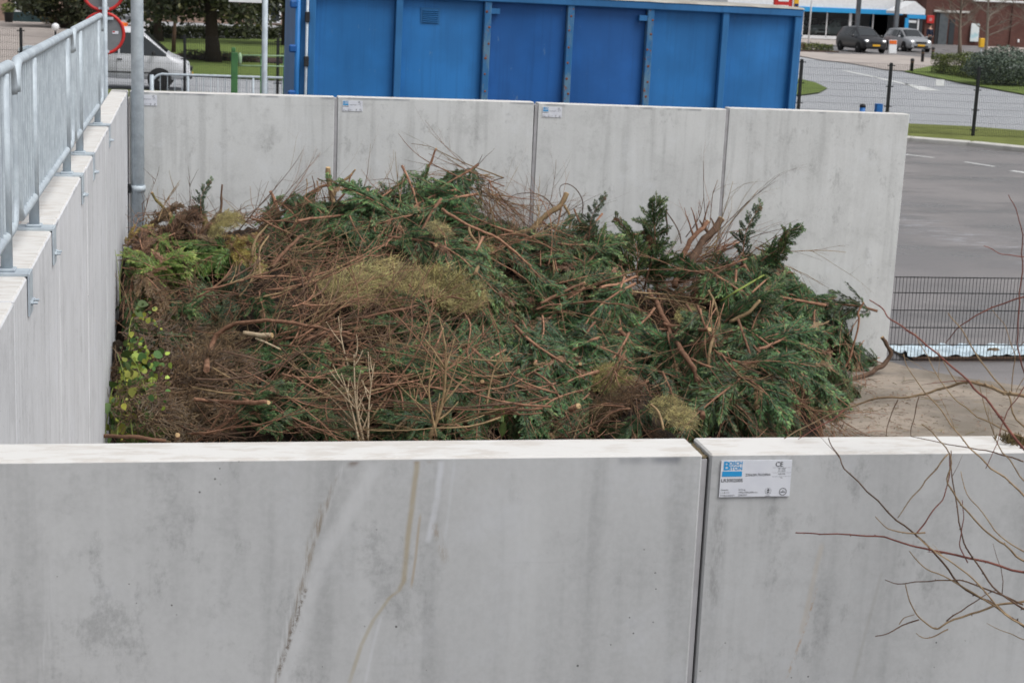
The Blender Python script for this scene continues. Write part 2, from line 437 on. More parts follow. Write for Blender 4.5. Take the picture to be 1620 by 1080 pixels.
M['olive_d'] = leafm('tree leaf dark', (.026,.034,.014), .1); M['olive_m'] = leafm('tree leaf', (.055,.062,.024), .1); M['olive_l'] = leafm('tree leaf light', (.12,.12,.045), .1)
M['hed_d'] = leafm('hedge dark', (.05,.065,.02), .1); M['hed_l'] = leafm('hedge light', (.17,.20,.05), .1)
M['sil_d'] = leafm('silver bush dark', (.045,.065,.045), .1); M['sil_l'] = leafm('silver bush light', (.17,.215,.17), .1)
M['greybark'] = barkm('grey brown bark', (.22,.18,.14), (.13,.105,.085)); M['trunk'] = barkm('tree bark', (.055,.042,.033), (.035,.027,.022)); M['birch'] = barkm('pale bark', (.36,.32,.27), (.22,.19,.15))

# ================================================================== SETTING: ground sheets
def sheet(name, poly, z, m, kind='structure'):
    b = MB(); b.v = [(p[0], p[1], z) for p in poly]; b.face(list(range(len(poly)))); o = b.build(name, m); tag(o, kind=kind); return o
def pxpoly(*p): return [(gz(x, y).x, gz(x, y).y) for x, y in p]
def ccw(poly):
    a = sum(poly[i][0]*poly[(i+1) % len(poly)][1]-poly[(i+1) % len(poly)][0]*poly[i][1] for i in range(len(poly)))
    return poly if a > 0 else poly[::-1]
sheet('street_road', [(-600,-300), (600,-300), (600,900), (-600,900)], -.012, M['road'])
# the yard between the walls and the kerb
kl = [gz(1440, 224), gz(1530, 231), gz(1620, 240)]
kd = (kl[2]-kl[0]).normalized()
KL = [Vector((-30, 36.5, 0)), Vector((-6, 33.4, 0)), Vector((6, 31.6, 0)), Vector((14.5, 29.6, 0)), kl[0], kl[1], kl[2], kl[2]+kd*6, kl[2]+kd*30]
sheet('yard_asphalt', ccw([(p.x, p.y) for p in KL]+[(60, -30), (-30, -30)]), 0., M['yard'])
sheet('bay_floor', [(-.02, -12.4), (8.35, -12.4), (8.75, -4.5), (8.7, -2.2), (9.2, -1.2), (8.6, -.75), (8.15, -.25), (8.02, .12), (-.02, .12)], .004, M['floor'])
kb = MB()
for i in range(len(KL)-1):
    a, b = KL[i], KL[i+1]; d = (b-a).normalized(); nn = Vector((-d.y, d.x, 0)); L = (b-a).length; k = max(1, int(L/1.0))
    for j in range(k):
        p, q = a+d*(L*j/k+.006), a+d*(L*(j+1)/k-.006)
        bb = len(kb.v)
        for pt in (p, q):
            for (o_, z) in ((0, -.05), (0, .09), (.02, .11), (.46, .11), (.46, -.05)): kb.v.append(tuple(pt+nn*o_+Vector((0, 0, z))))
        for e in range(4): kb.face([bb+e, bb+5+e, bb+6+e, bb+1+e])
        kb.face([bb, bb+1, bb+2, bb+3, bb+4]); kb.face([bb+5, bb+9, bb+8, bb+7, bb+6])
tag(kb.build('kerb', M['kerb']), kind='structure')
gt = [gz(1440, 200), gz(1530, 204), gz(1620, 211)]; gd = (gt[2]-gt[0]).normalized()
GT = [Vector((-30, 41, 0)), Vector((-6, 36.6, 0)), Vector((8, 35.6, 0)), Vector((17, 33.6, 0)), gt[0], gt[1], gt[2], gt[2]+gd*6, gt[2]+gd*30]
sheet('verge_grass_ground', ccw([(p.x+.3*kd.y*-1, p.y+.43) for p in KL]+[(p.x, p.y) for p in GT[::-1]]), .085, M['verge'])
# street far side
pv = pxpoly((1225, 82), (1300, 96), (1345, 101), (1400, 111), (1440, 114), (1475, 108))
sheet('pavement', ccw(pv+[(58, 92), (75, 112), (40, 118), (34, 96)]), .03, M['paving'])
sheet('forecourt_asphalt', ccw(pxpoly((1290, 79), (1310, 86), (1420, 88), (1470, 92), (1560, 93), (1560, 70), (1290, 72))), .036, M['yard'])
sheet('hedge_verge_grass', ccw(pxpoly((1430, 114), (1470, 122), (1545, 137), (1622, 151), (1700, 166), (1760, 140), (1640, 112), (1480, 104))), .04, M['grass'])
sheet('traffic_island_grass', ccw(pxpoly((1180, 128), (1265, 126), (1290, 132), (1309, 141), (1296, 148), (1265, 152), (1180, 156))), .04, M['grass'])
sheet('roadside_grass', ccw(pxpoly((255, 110), (300, 121), (480, 130), (700, 138), (700, 108), (480, 104), (255, 93))), .03, M['grass'])
sheet('planting_bed', ccw(pxpoly((255, 92.5), (480, 103.5), (700, 107.5), (700, 99), (480, 95), (255, 86))), .045, M['soil'])
sheet('lawn', ccw(pxpoly((225, 85), (480, 94.5), (700, 98.5), (700, 62), (480, 63), (225, 60))), .03, M['grass'])
sheet('brick_paving', ccw([(-40, 44.5), (-3.2, 44.5), (-3.0, 60), (-1.5, 91), (-60, 91)]), .03, M['paving'])
# painted markings
def strip(name, a, b, w, z, m):
    a, b = Vector(a), Vector(b); d = (b-a).normalized(); n = Vector((-d.y, d.x, 0))*(w/2)
    return sheet(name, [tuple(a-n)[:2], tuple(b-n)[:2], tuple(b+n)[:2], tuple(a+n)[:2]], z, m)
strip('bay_marking', gz(1432, 244.5), gz(1478, 250), .12, .005, M['mark'])
strip('bay_marking', gz(1527, 256.5), gz(1574, 264), .12, .005, M['mark'])
strip('bay_marking', gz(1600, 270.5), gz(1650, 277), .2, .005, M['mark'])
strip('lane_marking', gz(1336, 112), gz(1384, 122), .34, .0, M['mark'])
strip('lane_marking', gz(1388, 123), gz(1436, 134), .34, .0, M['mark'])
sheet('arrow_marking', ccw(pxpoly((1428, 131.5), (1462, 137), (1487, 143.6), (1455, 142.6))), .0, M['mark'])
# raised platform on which the photographer stands and which the left wall retains
pf = MB(); pf.box((-8.2, -7, 1.15), (16.0, 14.0, 2.3)); pf.box((.9, -19.0, 1.15), (34.2, 7.0, 2.3))
tag(pf.build('raised_platform', M['paving']), kind='structure')

# ================================================================== PRECAST WALLS
TH = .165
LBL_W, LBL_H = .199, .102
def text_into(mb, body, x, z, size, m, y=0., bold=0., align='LEFT'):
    cu = bpy.data.curves.new('t', 'FONT'); cu.body = body; cu.size = size; cu.align_x = align; cu.offset = bold; cu.resolution_u = 3
    o = bpy.data.objects.new('t', cu); COL.objects.link(o); bpy.context.view_layer.update()
    me = bpy.data.meshes.new_from_object(o.evaluated_get(bpy.context.evaluated_depsgraph_get()))
    b = len(mb.v)
    for v in me.vertices: mb.v.append((x+v.co.x, y, z+v.co.y))
    for p in me.polygons: mb.face([b+i for i in p.vertices], m)
    bpy.data.objects.remove(o); bpy.data.curves.remove(cu); bpy.data.meshes.remove(me)
def ring_into(mb, cx, cz, r, w, m, y=0., n=24):
    b = len(mb.v)
    for rr in (r, r-w):
        for j in range(n): mb.v.append((cx+rr*math.cos(6.2832*j/n), y, cz+rr*math.sin(6.2832*j/n)))
    for j in range(n): mb.face([b+j, b+(j+1) % n, b+n+(j+1) % n, b+n+j], m)
def qxz(mb, x0, x1, z0, z1, m, y=0.):
    b = len(mb.v); mb.v += [(x0, y, z0), (x1, y, z0), (x1, y, z1), (x0, y, z1)]; mb.face([b, b+1, b+2, b+3], m)
lp = MB(); lp.box((LBL_W/2, 0, -LBL_H/2), (LBL_W, .003, LBL_H)); LP = lp.mesh('product_label', M['label'])
lt = MB(); Yf = -.0022
text_into(lt, 'B', .0055, -.0262, .034, 0, Yf, .0008); text_into(lt, 'OSCH', .0205, -.0125, .0145, 0, Yf, .0004); text_into(lt, 'ETON', .0205, -.0262, .0145, 0, Yf, .0004)
qxz(lt, .004, .0595, -.0445, -.0300, 0, Yf)
text_into(lt, 'LR300200S', .002, -.0598, .0135, 1, Yf, .0001)
text_into(lt, '2206201703DP04', .069, -.0435, .0098, 1, Yf)
text_into(lt, 'CE', .152, -.0175, .0185, 1, Yf, .0001)
for zz in (-.0205, -.0345, -.0455): qxz(lt, .145, .198, zz-.0004, zz, 1, Yf)
for zz, tx in ((-.0255, 'EN 15258'), (-.0315, 'EN 13369'), (-.0405, '0620-CPR'), (-.0505, 'NL')): text_into(lt, tx, .1715, zz, .0050, 1, Yf, 0, 'CENTER')
for zz, ta, tb in ((-.084, 'Gewicht', '2372 kg'), (-.0915, 'L x B x H', '1990x1700x3000 mm'), (-.099, 'Productiedatum', '22062017')):
    text_into(lt, ta, .003, zz, .0062, 1, Yf); text_into(lt, tb, .053, zz, .0062, 1, Yf)
ring_into(lt, .137, -.0865, .0088, .0007, 1, Yf); ring_into(lt, .179, -.0885, .0105, .0016, 1, Yf)
for sg in (1, -1):
    b_ = len(lt.v); lt.v += [(.1325, Yf, -.0865+sg*.0012), (.1415, Yf, -.0865+sg*.0012), (.137, Yf, -.0865+sg*.0065)]; lt.face([b_, b_+1, b_+2], 1)
qxz(lt, .1725, .1855, -.0905, -.0885, 1, Yf); qxz(lt, .1785, .1795, -.0885, -.0835, 1, Yf)
text_into(lt, 'KOMO', .137, -.1015, .0045, 1, Yf, 0, 'CENTER')
LT = lt.mesh('lettering', [M['blue'], M['ink']])
def add_label(panel, x, z):
    p = link('product_label', LP, panel, (x, -.0035, z)); link('lettering', LT, p)
    return p
def tilt(o, a): o.rotation_euler = (0, a, 0)

def panel(x0, x1, mat, label, group, seal_left=True, lab=None):
    """panel standing on the ground; object origin at x0, front face y=0 (local)"""
    b = MB(); b.bbox(((x1-x0)/2, TH/2, (H-.35)/2), (x1-x0, TH, H+.35), .005)
    o = b.build('concrete_wall_panel', mat, None, (x0, 0, 0)); tag(o, label, 'wall panel', group)
    if lab: add_label(o, *lab)
    return o
GBK = 'precast panels of the back wall'
back = []
names = ['back wall panel in the corner behind the galvanised pole', 'back wall panel with a label between the corner panel and the highest brush',
         'back wall panel with a label behind the upright conifer sprig', 'back wall panel at the right end of the back wall, beside the mesh fence']
for i in range(4):
    o = panel(2*i+.017, 2*i+1.983, M['con_back'], 'pale grey precast concrete '+names[i], GBK)
    back.append(o)
    if i < 3: add_label(o, .045, H-.035) if i else add_label(o, .06, H-.03)
    if i:
        s = MB(); s.box((-.0185, .0825, H/2-.008), (.0295, .155, H-.02)); s.build('joint_seal', M['seal'], o)
tilt(back[2], R(.35)); tilt(back[3], R(.35)); back[3].location.x += .0; back[1].location.z = .003; back[2].location.z = -.004
for o in (back[2], back[3]): o.location.x -= .006
# front wall
FY = -12.623
def fx(px, py): p = at(px, py, FY); return (p.x, p.z)
def loc(pts, x0): return [(fx(a, b)[0]-x0, fx(a, b)[1]) for a, b in pts]
XA, XB = -.008, 2.007
st_l = [(loc([(592, 733), (560, 733+60), (500, 900), (448, 1085)], XA), .036, (.60,.61,.62), .5, 0),
        (loc([(540, 735), (470, 930), (428, 1085)], XA), .014, (.62,.63,.64), .5, 5.),
        (loc([(530, 755), (500, 850), (470, 945), (436, 1080)], XA), .009, (.20,.155,.11), .75, 6.),
        (loc([(512, 795), (490, 870), (474, 935)], XA), .018, (.26,.215,.155), .7, 10.),
        (loc([(482, 930), (466, 985), (438, 1070)], XA), .011, (.12,.085,.055), .85, 70.),
        (loc([(659, 727), (651, 800), (641, 885), (637, 921)], XA), .012, (.36,.29,.17), .62, 0),
        (loc([(637, 919), (629, 934), (615, 945)], XA), .011, (.36,.29,.17), .55, 0),
        (loc([(617, 943), (590, 980), (571, 1020), (552, 1080)], XA), .009, (.38,.32,.20), .5, 0),
        (loc([(664, 815), (657, 880), (650, 926)], XA), .006, (.38,.29,.18), .55, 0),
        (loc([(697, 728), (690, 790), (678, 856)], XA), .013, (.64,.66,.70), .55, 0),
        (loc([(718, 730), (704, 850)], XA), .007, (.58,.60,.63), .3, 0),
        (loc([(602, 975), (590, 1020), (577, 1080)], XA), .007, (.60,.61,.64), .4, 0),
        (loc([(686, 828), (698, 862), (706, 888)], XA), .018, (.30,.24,.18), .55, 20.),
        (loc([(562, 724), (556, 735)], XA), .02, (.14,.09,.06), .8, 0), (loc([(660, 723), (658, 729)], XA), .012, (.22,.14,.08), .9, 0), (loc([(679, 723), (678, 728)], XA), .009, (.25,.15,.09), .8, 0),
        (loc([(82, 880), (68, 1085)], XA), .022, (.58,.59,.60), .4, 6.)]
st_r = [(loc([(1292, 930), (1275, 990), (1246, 1068)], XB), .006, (.42,.27,.16), .6, 60.), (loc([(1300, 860), (1268, 1000)], XB), .012, (.50,.43,.34), .35, 0),
        (loc([(1395, 905), (1350, 1075)], XB), .008, (.38,.37,.35), .4, 0), (loc([(1140, 800), (1125, 960)], XB), .03, (.25,.25,.25), .5, 22.)]
M['con_fl'] = concrete('concrete front left', (.478,.486,.490), st_l); M['con_fr'] = concrete('concrete front right', (.478,.486,.490), st_r)
M['con_f'] = concrete('concrete front', (.478,.486,.490))
GF = 'precast panels of the front wall'
def fpanel(x0, x1, m, label, lab=False, seal=False):
    o = panel(x0, x1, m, label, GF); o.location.y = FY
    if lab: add_label(o, .030, H-.017)
    if seal:
        s = MB(); s.box((-.0145, .088, H/2-.006), (.0155, .160, H-.022)); s.build('joint_seal', M['seal'], o)
        d = MB(); zz = H-.019
        nx_, ny_ = 5, 14
        for j in range(ny_+1):
            for i in range(nx_+1):
                d.v.append((-.0225+.021*i/nx_, .012+.14*j/ny_, zz+.013*noise.noise((i*.9, j*.7, 3))+.005))
        for j in range(ny_):
            for i in range(nx_): d.face([j*(nx_+1)+i, j*(nx_+1)+i+1, (j+1)*(nx_+1)+i+1, (j+1)*(nx_+1)+i], 0, True)
        d.build('joint_dirt', M['dirt'], o)
    return o
fpanel(-2.012, -.022, M['con_f'], 'grey front wall panel left of the stained panel')
f1 = fpanel(XA, 1.984, M['con_fl'], 'grey front wall panel with long ochre and brown streaks')
f2 = fpanel(XB, 3.980, M['con_fr'], 'grey front wall panel with a white label, behind the bare red twigs', True, True)
fpanel(3.992, 5.98, M['con_f'], 'grey front wall panel right of the labelled one, beyond the bare red twigs')
tilt(f1, R(.03)); tilt(f2, R(.12)); f2.location.x -= .005
# left wall: panels along y, inner face x=0
jy = [-.0, -2.47, -4.15, -6.31, -8.44, -10.53, -12.44]
lw = ['nearest the back corner under the end of the railing', 'second from the back corner', 'third from the back corner under the middle railing',
      'fourth from the back corner beside the leafy bramble', 'fifth from the back corner, at the left picture edge', 'that meets the front wall']
for i in range(6):
    y1, y0 = jy[i]-.010, jy[i+1]+.010
    b = MB(); b.bbox((-TH/2, (y0+y1)/2, (H-.35)/2), (TH, y1-y0, H+.35), .010)
    o = b.build('concrete_wall_panel', M['con_left'], None, (0, 0, 0)); o.location = (.0+rnd.uniform(-.003, .003), 0, rnd.uniform(-.004, .004))
    tag(o, 'white-grey precast concrete side wall panel '+lw[i], 'wall panel', 'precast panels of the left wall')
    if i < 5:
        s = MB(); s.box((-TH/2, y0-.010, H/2-.01), (TH-.03, .014, H-.03)); s.build('joint_seal', M['seal'], o)
o = MB().bbox((-TH/2, TH/2+.012, (H-.35)/2), (TH, TH-.01, H+.35), .010).build('concrete_wall_panel', M['con_left'])
tag(o, 'narrow pale concrete corner piece where the side wall meets the back wall', 'wall panel')

# ---- railing sections on the left wall
RX = -.085
def railing(yend, posts, length, label):
    rt = empty('railing_section', (RX, yend, H), label, 'railing', 'galvanised railing sections on the left wall')
    L = length; top = .80; bot = .145; r = .0225; c = .12
    def arc(z0, z1):  # loop end
        pass
    pts = []
    far = [(0, 0, bot)] ; 
    def corner(cy, cz, a0, a1, n=6): return [(0, cy+c*math.cos(a), cz+c*math.sin(a)) for a in [a0+(a1-a0)*i/n for i in range(n+1)]]
    # closed loop tube : top rail, near end, bottom rail, far end
    loop = corner(-c, top-c, 0, math.pi/2) + corner(-L+c, top-c, math.pi/2, math.pi)
    low = corner(-L+c, bot+c, math.pi, 1.5*math.pi) + corner(-c, bot+c, 1.5*math.pi, 2*math.pi)
    b = MB(); b.tube(loop, r, 12); b.build('top_rail', M['galv'], rt)
    b = MB(); b.tube([loop[-1]]+low+[loop[0]], .022, 10, cap=False); b.build('bottom_rail', M['galv'], rt)
    n = int((L-.2)/.098); b = MB()
    for i in range(n+1):
        y = -.10-(L-.2)*i/n
        b.tube([(0, y, bot+.012), (0, y, top-.022)], .0087, 6, cap=False)
    b.build('vertical_bars', M['galv'], rt)
    for y in posts:
        yy_ = y-yend
        b = MB(); b.tube([(0, yy_, .008), (0, yy_, top-.02)], .0235, 12); b.build('post', M['galv'], rt)
        b = MB(); b.box((-.01, yy_-.01, .005), (2*.088+.012, .13, .010)); b.box((.089, yy_-.01, -.075), (.008, .13, .168))
        b.bbox((0, yy_, .016), (.07, .07, .012), .003)
        bk = b.build('base_plate', M['galv'], rt)
        for dy in (-.035, .030):
            h = MB(); h.lathe([(.011, 0), (.011, .009), (.006, .010), (.006, .026)], (.093, yy_+dy, -.112), 6, 0, 'X', False); h.build('bolt', M['galv'], bk)
    return rt
railing(-3.0, (-3.58, -5.62), 3.19, 'galvanised railing section at the far end of the left wall, next to the round signs')
railing(-6.32, (-6.74, -8.79), 3.20, 'middle galvanised railing section on the left wall')
railing(-9.64, (-9.97, -12.1), 3.2, 'nearest galvanised railing section, cut by the left picture edge')

# ---- masts and signs
def mast(name, x, y, r0, r1, h, m, label, cat, z0=0.):
    o = empty(name, (x, y, z0), label, cat)
    b = MB(); b.tube([(0, 0, 0), (0, 0, h*.5), (0, 0, h)], [r0, (r0+r1)/2, r1], 20); b.build('pole', m, o)
    return o
p0 = mast('galvanised_mast', .096, -.115, .063, .054, 7.5, M['galv2'], 'tall galvanised mast clamped in the back left corner of the bay', 'mast')
b = MB(); b.lathe([(.066, -.03), (.071, -.03), (.071, .03), (.066, .03)], (0, 0, 1.76), 24); b.box((-.066, 0, 1.76), (.05, .03, .035)); cl = b.build('clamp_band', M['galv'], p0)
b = MB(); b.box((-.082, -.03, 1.76), (.03, .06, .085)); b.build('clamp_block', M['black_steel'], cl)
b = MB(); b.box((0, 0, 6.9), (.25, .3, .2)); b.lathe([(.08, 6.5), (.09, 6.6), (.09, 6.8)], (0, 0, 0), 16); b.build('lamp_head', M['galv'], p0)
sc = at(163, 53, 4.0); sp_ = at(166, 53, 4.0)
p1 = mast('sign_pole', sp_.x, 4.0, .030, .030, 4.2, M['galv'], 'slim grey pole carrying two round red-rimmed traffic signs', 'sign pole')
for zz in (sc.z, sc.z+.50):
    so = empty('traffic_sign', (sc.x, 4.04, zz), 'round red-rimmed traffic sign seen from its grey back, the lower one on the slim pole' if zz == sc.z else 'round red-rimmed traffic sign at the top picture edge, above the other on the slim pole', 'traffic sign', 'round signs on the slim pole')
    b = MB(); b.lathe([(.232, -.003), (.232, .004)], (0, .012, 0), 40, 0, 'Y', False); b.build('disc', M['sign_back'], so)
    b = MB(); b.tube([(.236*math.cos(6.2832*k/48), .008, .236*math.sin(6.2832*k/48)) for k in range(49)], .019, 8, cap=False); b.build('rim', M['red'], so)
    b = MB(); b.box((.01, -.012, .175), (.22, .012, .032)); b.box((.01, -.012, -.21), (.12, .012, .03)); b.build('bracket', M['galv'], so)
    if zz == sc.z:
        b = MB(); qxz(b, .105, .175, -.005, .03, 0, .004); b.build('sticker', M['label'], so)
        b = MB(); qxz(b, .108, .135, .012, .027, 0, .003); b.build('sticker_print', M['red'], so)
sp2 = at(418.5, 100, 4.0)
p2 = mast('sign_pole', sp2.x, 4.0, .034, .034, 4.4, M['galv'], 'grey pole carrying a white board left of the blue container', 'sign pole')
sb = at(414, 5.5, 3.95)
so = empty('information_board', (sb.x, 3.95, sb.z), 'white board on the grey pole, cut off by the top picture edge', 'sign board')
b = MB(); b.bbox((-.195, 0, .3), (.39, .012, .6), .004); b.build('board', M['white'], so)
b = MB(); b.box((.0, .012, .12), (.07, .014, .03)); b.box((.0, .012, .48), (.07, .014, .03)); b.build('bracket', M['galv'], so)

# ---- blue container
def bluem(name, c):
    t = NT(name, .5, 0, .35); v = t.coord()
    col = t.mix(t.rng(t.noise(v, 1.2, 4.), .35, .65), mul(c, .86), mul(c, 1.1))
    col = t.mix(t.math('MULTIPLY', t.rng(t.noise(t.scale(v, (22, 22, .8)), 1., 4.), .48, .7), .34), col, mul(c, .66))
    col = t.mix(t.math('MULTIPLY', t.rng(t.noise(v, 7., 6., .8), .66, .74), .45), col, (.09,.12,.13))
    col = t.mix(t.math('MULTIPLY', t.rng(t.noise(t.scale(v, (9, 9, 4)), 1., 5., .7), .64, .72), .3), col, (.20,.30,.36))
    t.color(col); return t.m
M['cb'] = bluem('container blue', (.022,.165,.44)); M['cb2'] = bluem('container deep blue', (.014,.105,.345)); M['cbf'] = bluem('container frame blue', (.026,.14,.335))
def rustm():
    t = NT('rusty blue steel', .7); v = t.coord()
    col = t.mix(t.rng(t.noise(t.scale(v, (6, 6, 2.5)), 1., 5., .7), .42, .62), (.028,.135,.31), (.10,.20,.30))
    col = t.mix(t.rng(t.noise(v, 11., 5., .75), .60, .66), col, (.18,.075,.04)); t.color(col); return t.m
M['rust'] = rustm(); M['rustspot'] = mk('rust', (.24,.085,.04), (.14,.05,.03), 30, .9)
M['tarp'] = mk('container lid', (.40,.385,.35), (.29,.27,.235), 5, .8)
CY = 5.0
cl0, cr0 = at(484, 100, CY), at(1257, 120, CY+.25)
ct = empty('waste_container', (cl0.x, CY, 1.0), 'large blue steel waste container with ribbed sides behind the back wall', 'container', None, math.atan2(.25, cr0.x-cl0.x))
CLn = math.hypot(cr0.x-cl0.x, .25); ztop = at(1005, 5, CY).z+.05-1.0; CW = 2.35
sl = R(.55)
b = MB(); b.box((CLn/2, CW/2+.06, ztop/2), (CLn-.1, CW-.12, ztop-.1)); b.build('body', M['cb'], ct)
nb = 6; xs = [0, 1.13, 2.26, 3.36, 4.45, 5.52, CLn]
xs = [x*CLn/6.56 for x in (0, 1.145, 2.29, 3.385, 4.465, 5.50, 6.56)]
for i in range(6):
    b = MB(); x0, x1 = xs[i]+.05, xs[i+1]-.05
    # slightly bulged sheet panel
    nx_, nz_ = 8, 8; dep = .030*(1 if i % 2 else -.5)
    for kz in range(nz_+1):
        for kx in range(nx_+1):
            u, w = kx/nx_, kz/nz_
            b.v.append((x0+(x1-x0)*u, .045-dep*16*u*(1-u)*w*(1-w)+.014*noise.noise((u*3+i*7, w*3, 1)), .1+(ztop-.18)*w))
    for kz in range(nz_):
        for kx in range(nx_): b.face([kz*(nx_+1)+kx, kz*(nx_+1)+kx+1, (kz+1)*(nx_+1)+kx+1, (kz+1)*(nx_+1)+kx], 0, True)
    pn = b.build('side_panel', M['cb2'] if i in (2, 3) else M['cb'], ct)
    if i == 1:
        v_ = MB()
        for k in range(7): v_.box((x0+.36, .022, ztop-.235-.024*k), (.20, .02, .012), 0, Matrix.Rotation(R(35), 3, 'X'))
        v_.box((x0+.36, .03, ztop-.30), (.25, .012, .2)); v_.build('vent_grille', M['cbf'], pn)
for i in range(7):
    b = MB(); x = min(max(xs[i], .045), CLn-.045); b.bbox((x, .005, ztop/2-.02), (.09, .10, ztop-.04), .008)
    rb = b.build('rib', M['rust'] if i in (2, 3, 4) else M['cbf'], ct)
    if i in (2, 3, 4):
        for k in range(6):
            s = MB(); zz = ztop-.2-.2*k-.03*rnd.random(); s.lathe([(.014+.006*rnd.random(), 0), (.010, -.003)], (x+rnd.uniform(-.025, .025), -.0465, zz), 7, 0, 'Y', False)
            s.build('rust_spot', M['rustspot'], rb)
for (i, sx) in ((2, 1), (4, -1)):
    b = MB(); b.box((xs[i]+sx*.10, -.005, ztop-.20), (.11, .06, .07)); b.build('lug', M['cbf'], ct)
b = MB(); b.bbox((CLn/2, -.002, ztop-.035), (CLn+.02, .12, .10), .01); b.build('top_beam', M['cbf'], ct)
b = MB(); b.box((CLn/2, CW/2, .05), (CLn, CW+.02, .12)); 
for yy_ in (.6, 1.6): b.box((CLn/2, yy_, -.1), (CLn, .12, .2))
b.build('skid', M['cbf'], ct)
b = MB(); b.box((CLn/2, CW+.01, ztop/2), (CLn, .06, ztop)); b.box((CLn+.0, CW/2, ztop/2), (.07, CW, ztop)); b.build('rear_frame', M['cbf'], ct)
lid = MB(); nxl = 24
for k in range(nxl+1):
    x = -.03+(CLn+.06)*k/nxl
    for (y, z) in ((-.07, .012), (.0, .036), (CW*.5, .05+.015*noise.noise((x, 2, 5))), (CW+.05, .03), (CW+.06, .0)): lid.v.append((x, y, ztop+z+.008*noise.noise((x*2, y, 1))))
for k in range(nxl):
    for e in range(4): lid.face([k*5+e, (k+1)*5+e, (k+1)*5+e+1, k*5+e+1], 0, e > 0)
lid.face([0,1,2,3,4]); lid.face([nxl*5+i for i in (4,3,2,1,0)])
lid.build('lid', M['tarp'], ct)
# door end with hinges at the left
b = MB(); b.bbox((-.06, .10, ztop/2), (.07, .20, ztop), .008); b.box((-.06, CW/2+.1, ztop/2), (.05, CW-.2, ztop-.05)); dr = b.build('end_door', M['cbf'], ct)
b = MB(); b.tube([(-.13, -.01, .1), (-.13, -.01, ztop+.05)], .035, 10); b.build('door_post', M['cb'], ct)
b = MB(); b.tube([(-.02, -.06, .0), (-.02, -.06, ztop)], .018, 8); b.build('locking_bar', M['galv'], dr)
for zz in (ztop-.38, ztop-.93, ztop-1.5):
    h = MB(); h.bbox((-.02, -.07, zz), (.06, .05, .13), .008); h.build('hinge', M['plastic'], dr)
    h = MB(); h.bbox((-.19, -.02, zz+.15), (.10, .08, .10), .02); h.build('hinge_lug', M['cb2'], ct)
ct.rotation_euler.y = sl
b = MB(); b.bbox((CLn/2+cl0.x, CY+1.35, .39), (CLn+.6, 2.2, .78), .02)
tag(b.build('loading_plinth', M['kerb']), 'low concrete plinth under the blue waste container', 'plinth')

# ---- long mesh fence behind the yard
FP = [(-13.0, 33.5), (-8.6, 32.6), (-6.3, 32.1), (-4.05, 31.65), (-1.9, 31.2), (.33, 30.75), (2.82, 30.25), (5.2, 30.0), (7.6, 29.75), (10.0, 29.5), (12.4, 29.2), (14.75, 28.9), (17.14, 28.55), (19.58, 28.1), (21.97, 27.62), (24.3, 27.15), (26.7, 26.7)]
fe = empty('mesh_fence', (FP[0][0], FP[0][1], 0), 'long black double-rod mesh fence with black posts between yard and street', 'fence')
fo = Vector((FP[0][0], FP[0][1], 0))
for i, (x, y) in enumerate(FP):
    q = Vector((x, y, 0))-fo
    b = MB(); b.bbox((q.x, q.y, 1.0), (.07, .07, 2.0), .006)
    for zz in (1.92, 1.35, .8, .25): b.box((q.x, q.y-.02, zz), (.22, .025, .028))
    b.build('post', M['black_steel'], fe)
    if i < len(FP)-1:
        e = Vector((*FP[i+1], 0))-fo; d = e-q; L = d.length; d.normalize(); b = MB()
        n = int(L/.05)
        for k in range(1, n):
            p = q+d*(L*k/n); bb = len(b.v); w = .0044
            b.v += [tuple(p+d*a+Vector((0, c_, z))) for z in (.06, 1.97) for (a, c_) in ((-w, 0), (0, -w), (w, 0), (0, w))]
            for j in range(4): b.face([bb+j, bb+(j+1) % 4, bb+4+(j+1) % 4, bb+4+j])
        for k in range(11):
            z = .07+.19*k; w = .004
            b.box((q+e)/2+Vector((0, 0, z)), (L, .010, .004), 0, Matrix.Rotation(math.atan2(d.y, d.x), 3, 'Z'))
        b.build('mesh_panel', M['black_steel'], fe)
np_ = atd(1487, 131, 44.5)
b = MB(); b.bbox((0, 0, 0), (.25, .008, .17), .002); o = b.build('notice_plate', M['white'], None, (np_.x, 27.78, np_.z)); o.location = at(1487, 131, 27.8); tag(o, 'small white notice plate fixed to the black mesh fence', 'notice')
# near mesh panel beside the wall end
nf = empty('mesh_barrier', (8.0, .02, 0), 'low black double-rod mesh barrier beside the right end of the back wall', 'fence')
b = MB(); hN = .945; LN = 4.9
for k in range(int(LN/.04)+1):
    b.tube([(.02+.04*k, 0, .02), (.02+.04*k, 0, hN)], .0032, 4, cap=False)
for z in (.03, .195, .385, .575, .765, .935):
    for yy_ in (-.006, .006): b.tube([(0, yy_, z), (LN, yy_, z)], .004, 4)
b.build('mesh_panel', M['black_steel'], nf)
for x in (2.45, 4.9): MB().bbox((x, .03, .48), (.05, .05, .96), .005).build('post', M['black_steel'], nf)
nf.rotation_euler.z = R(-.5)
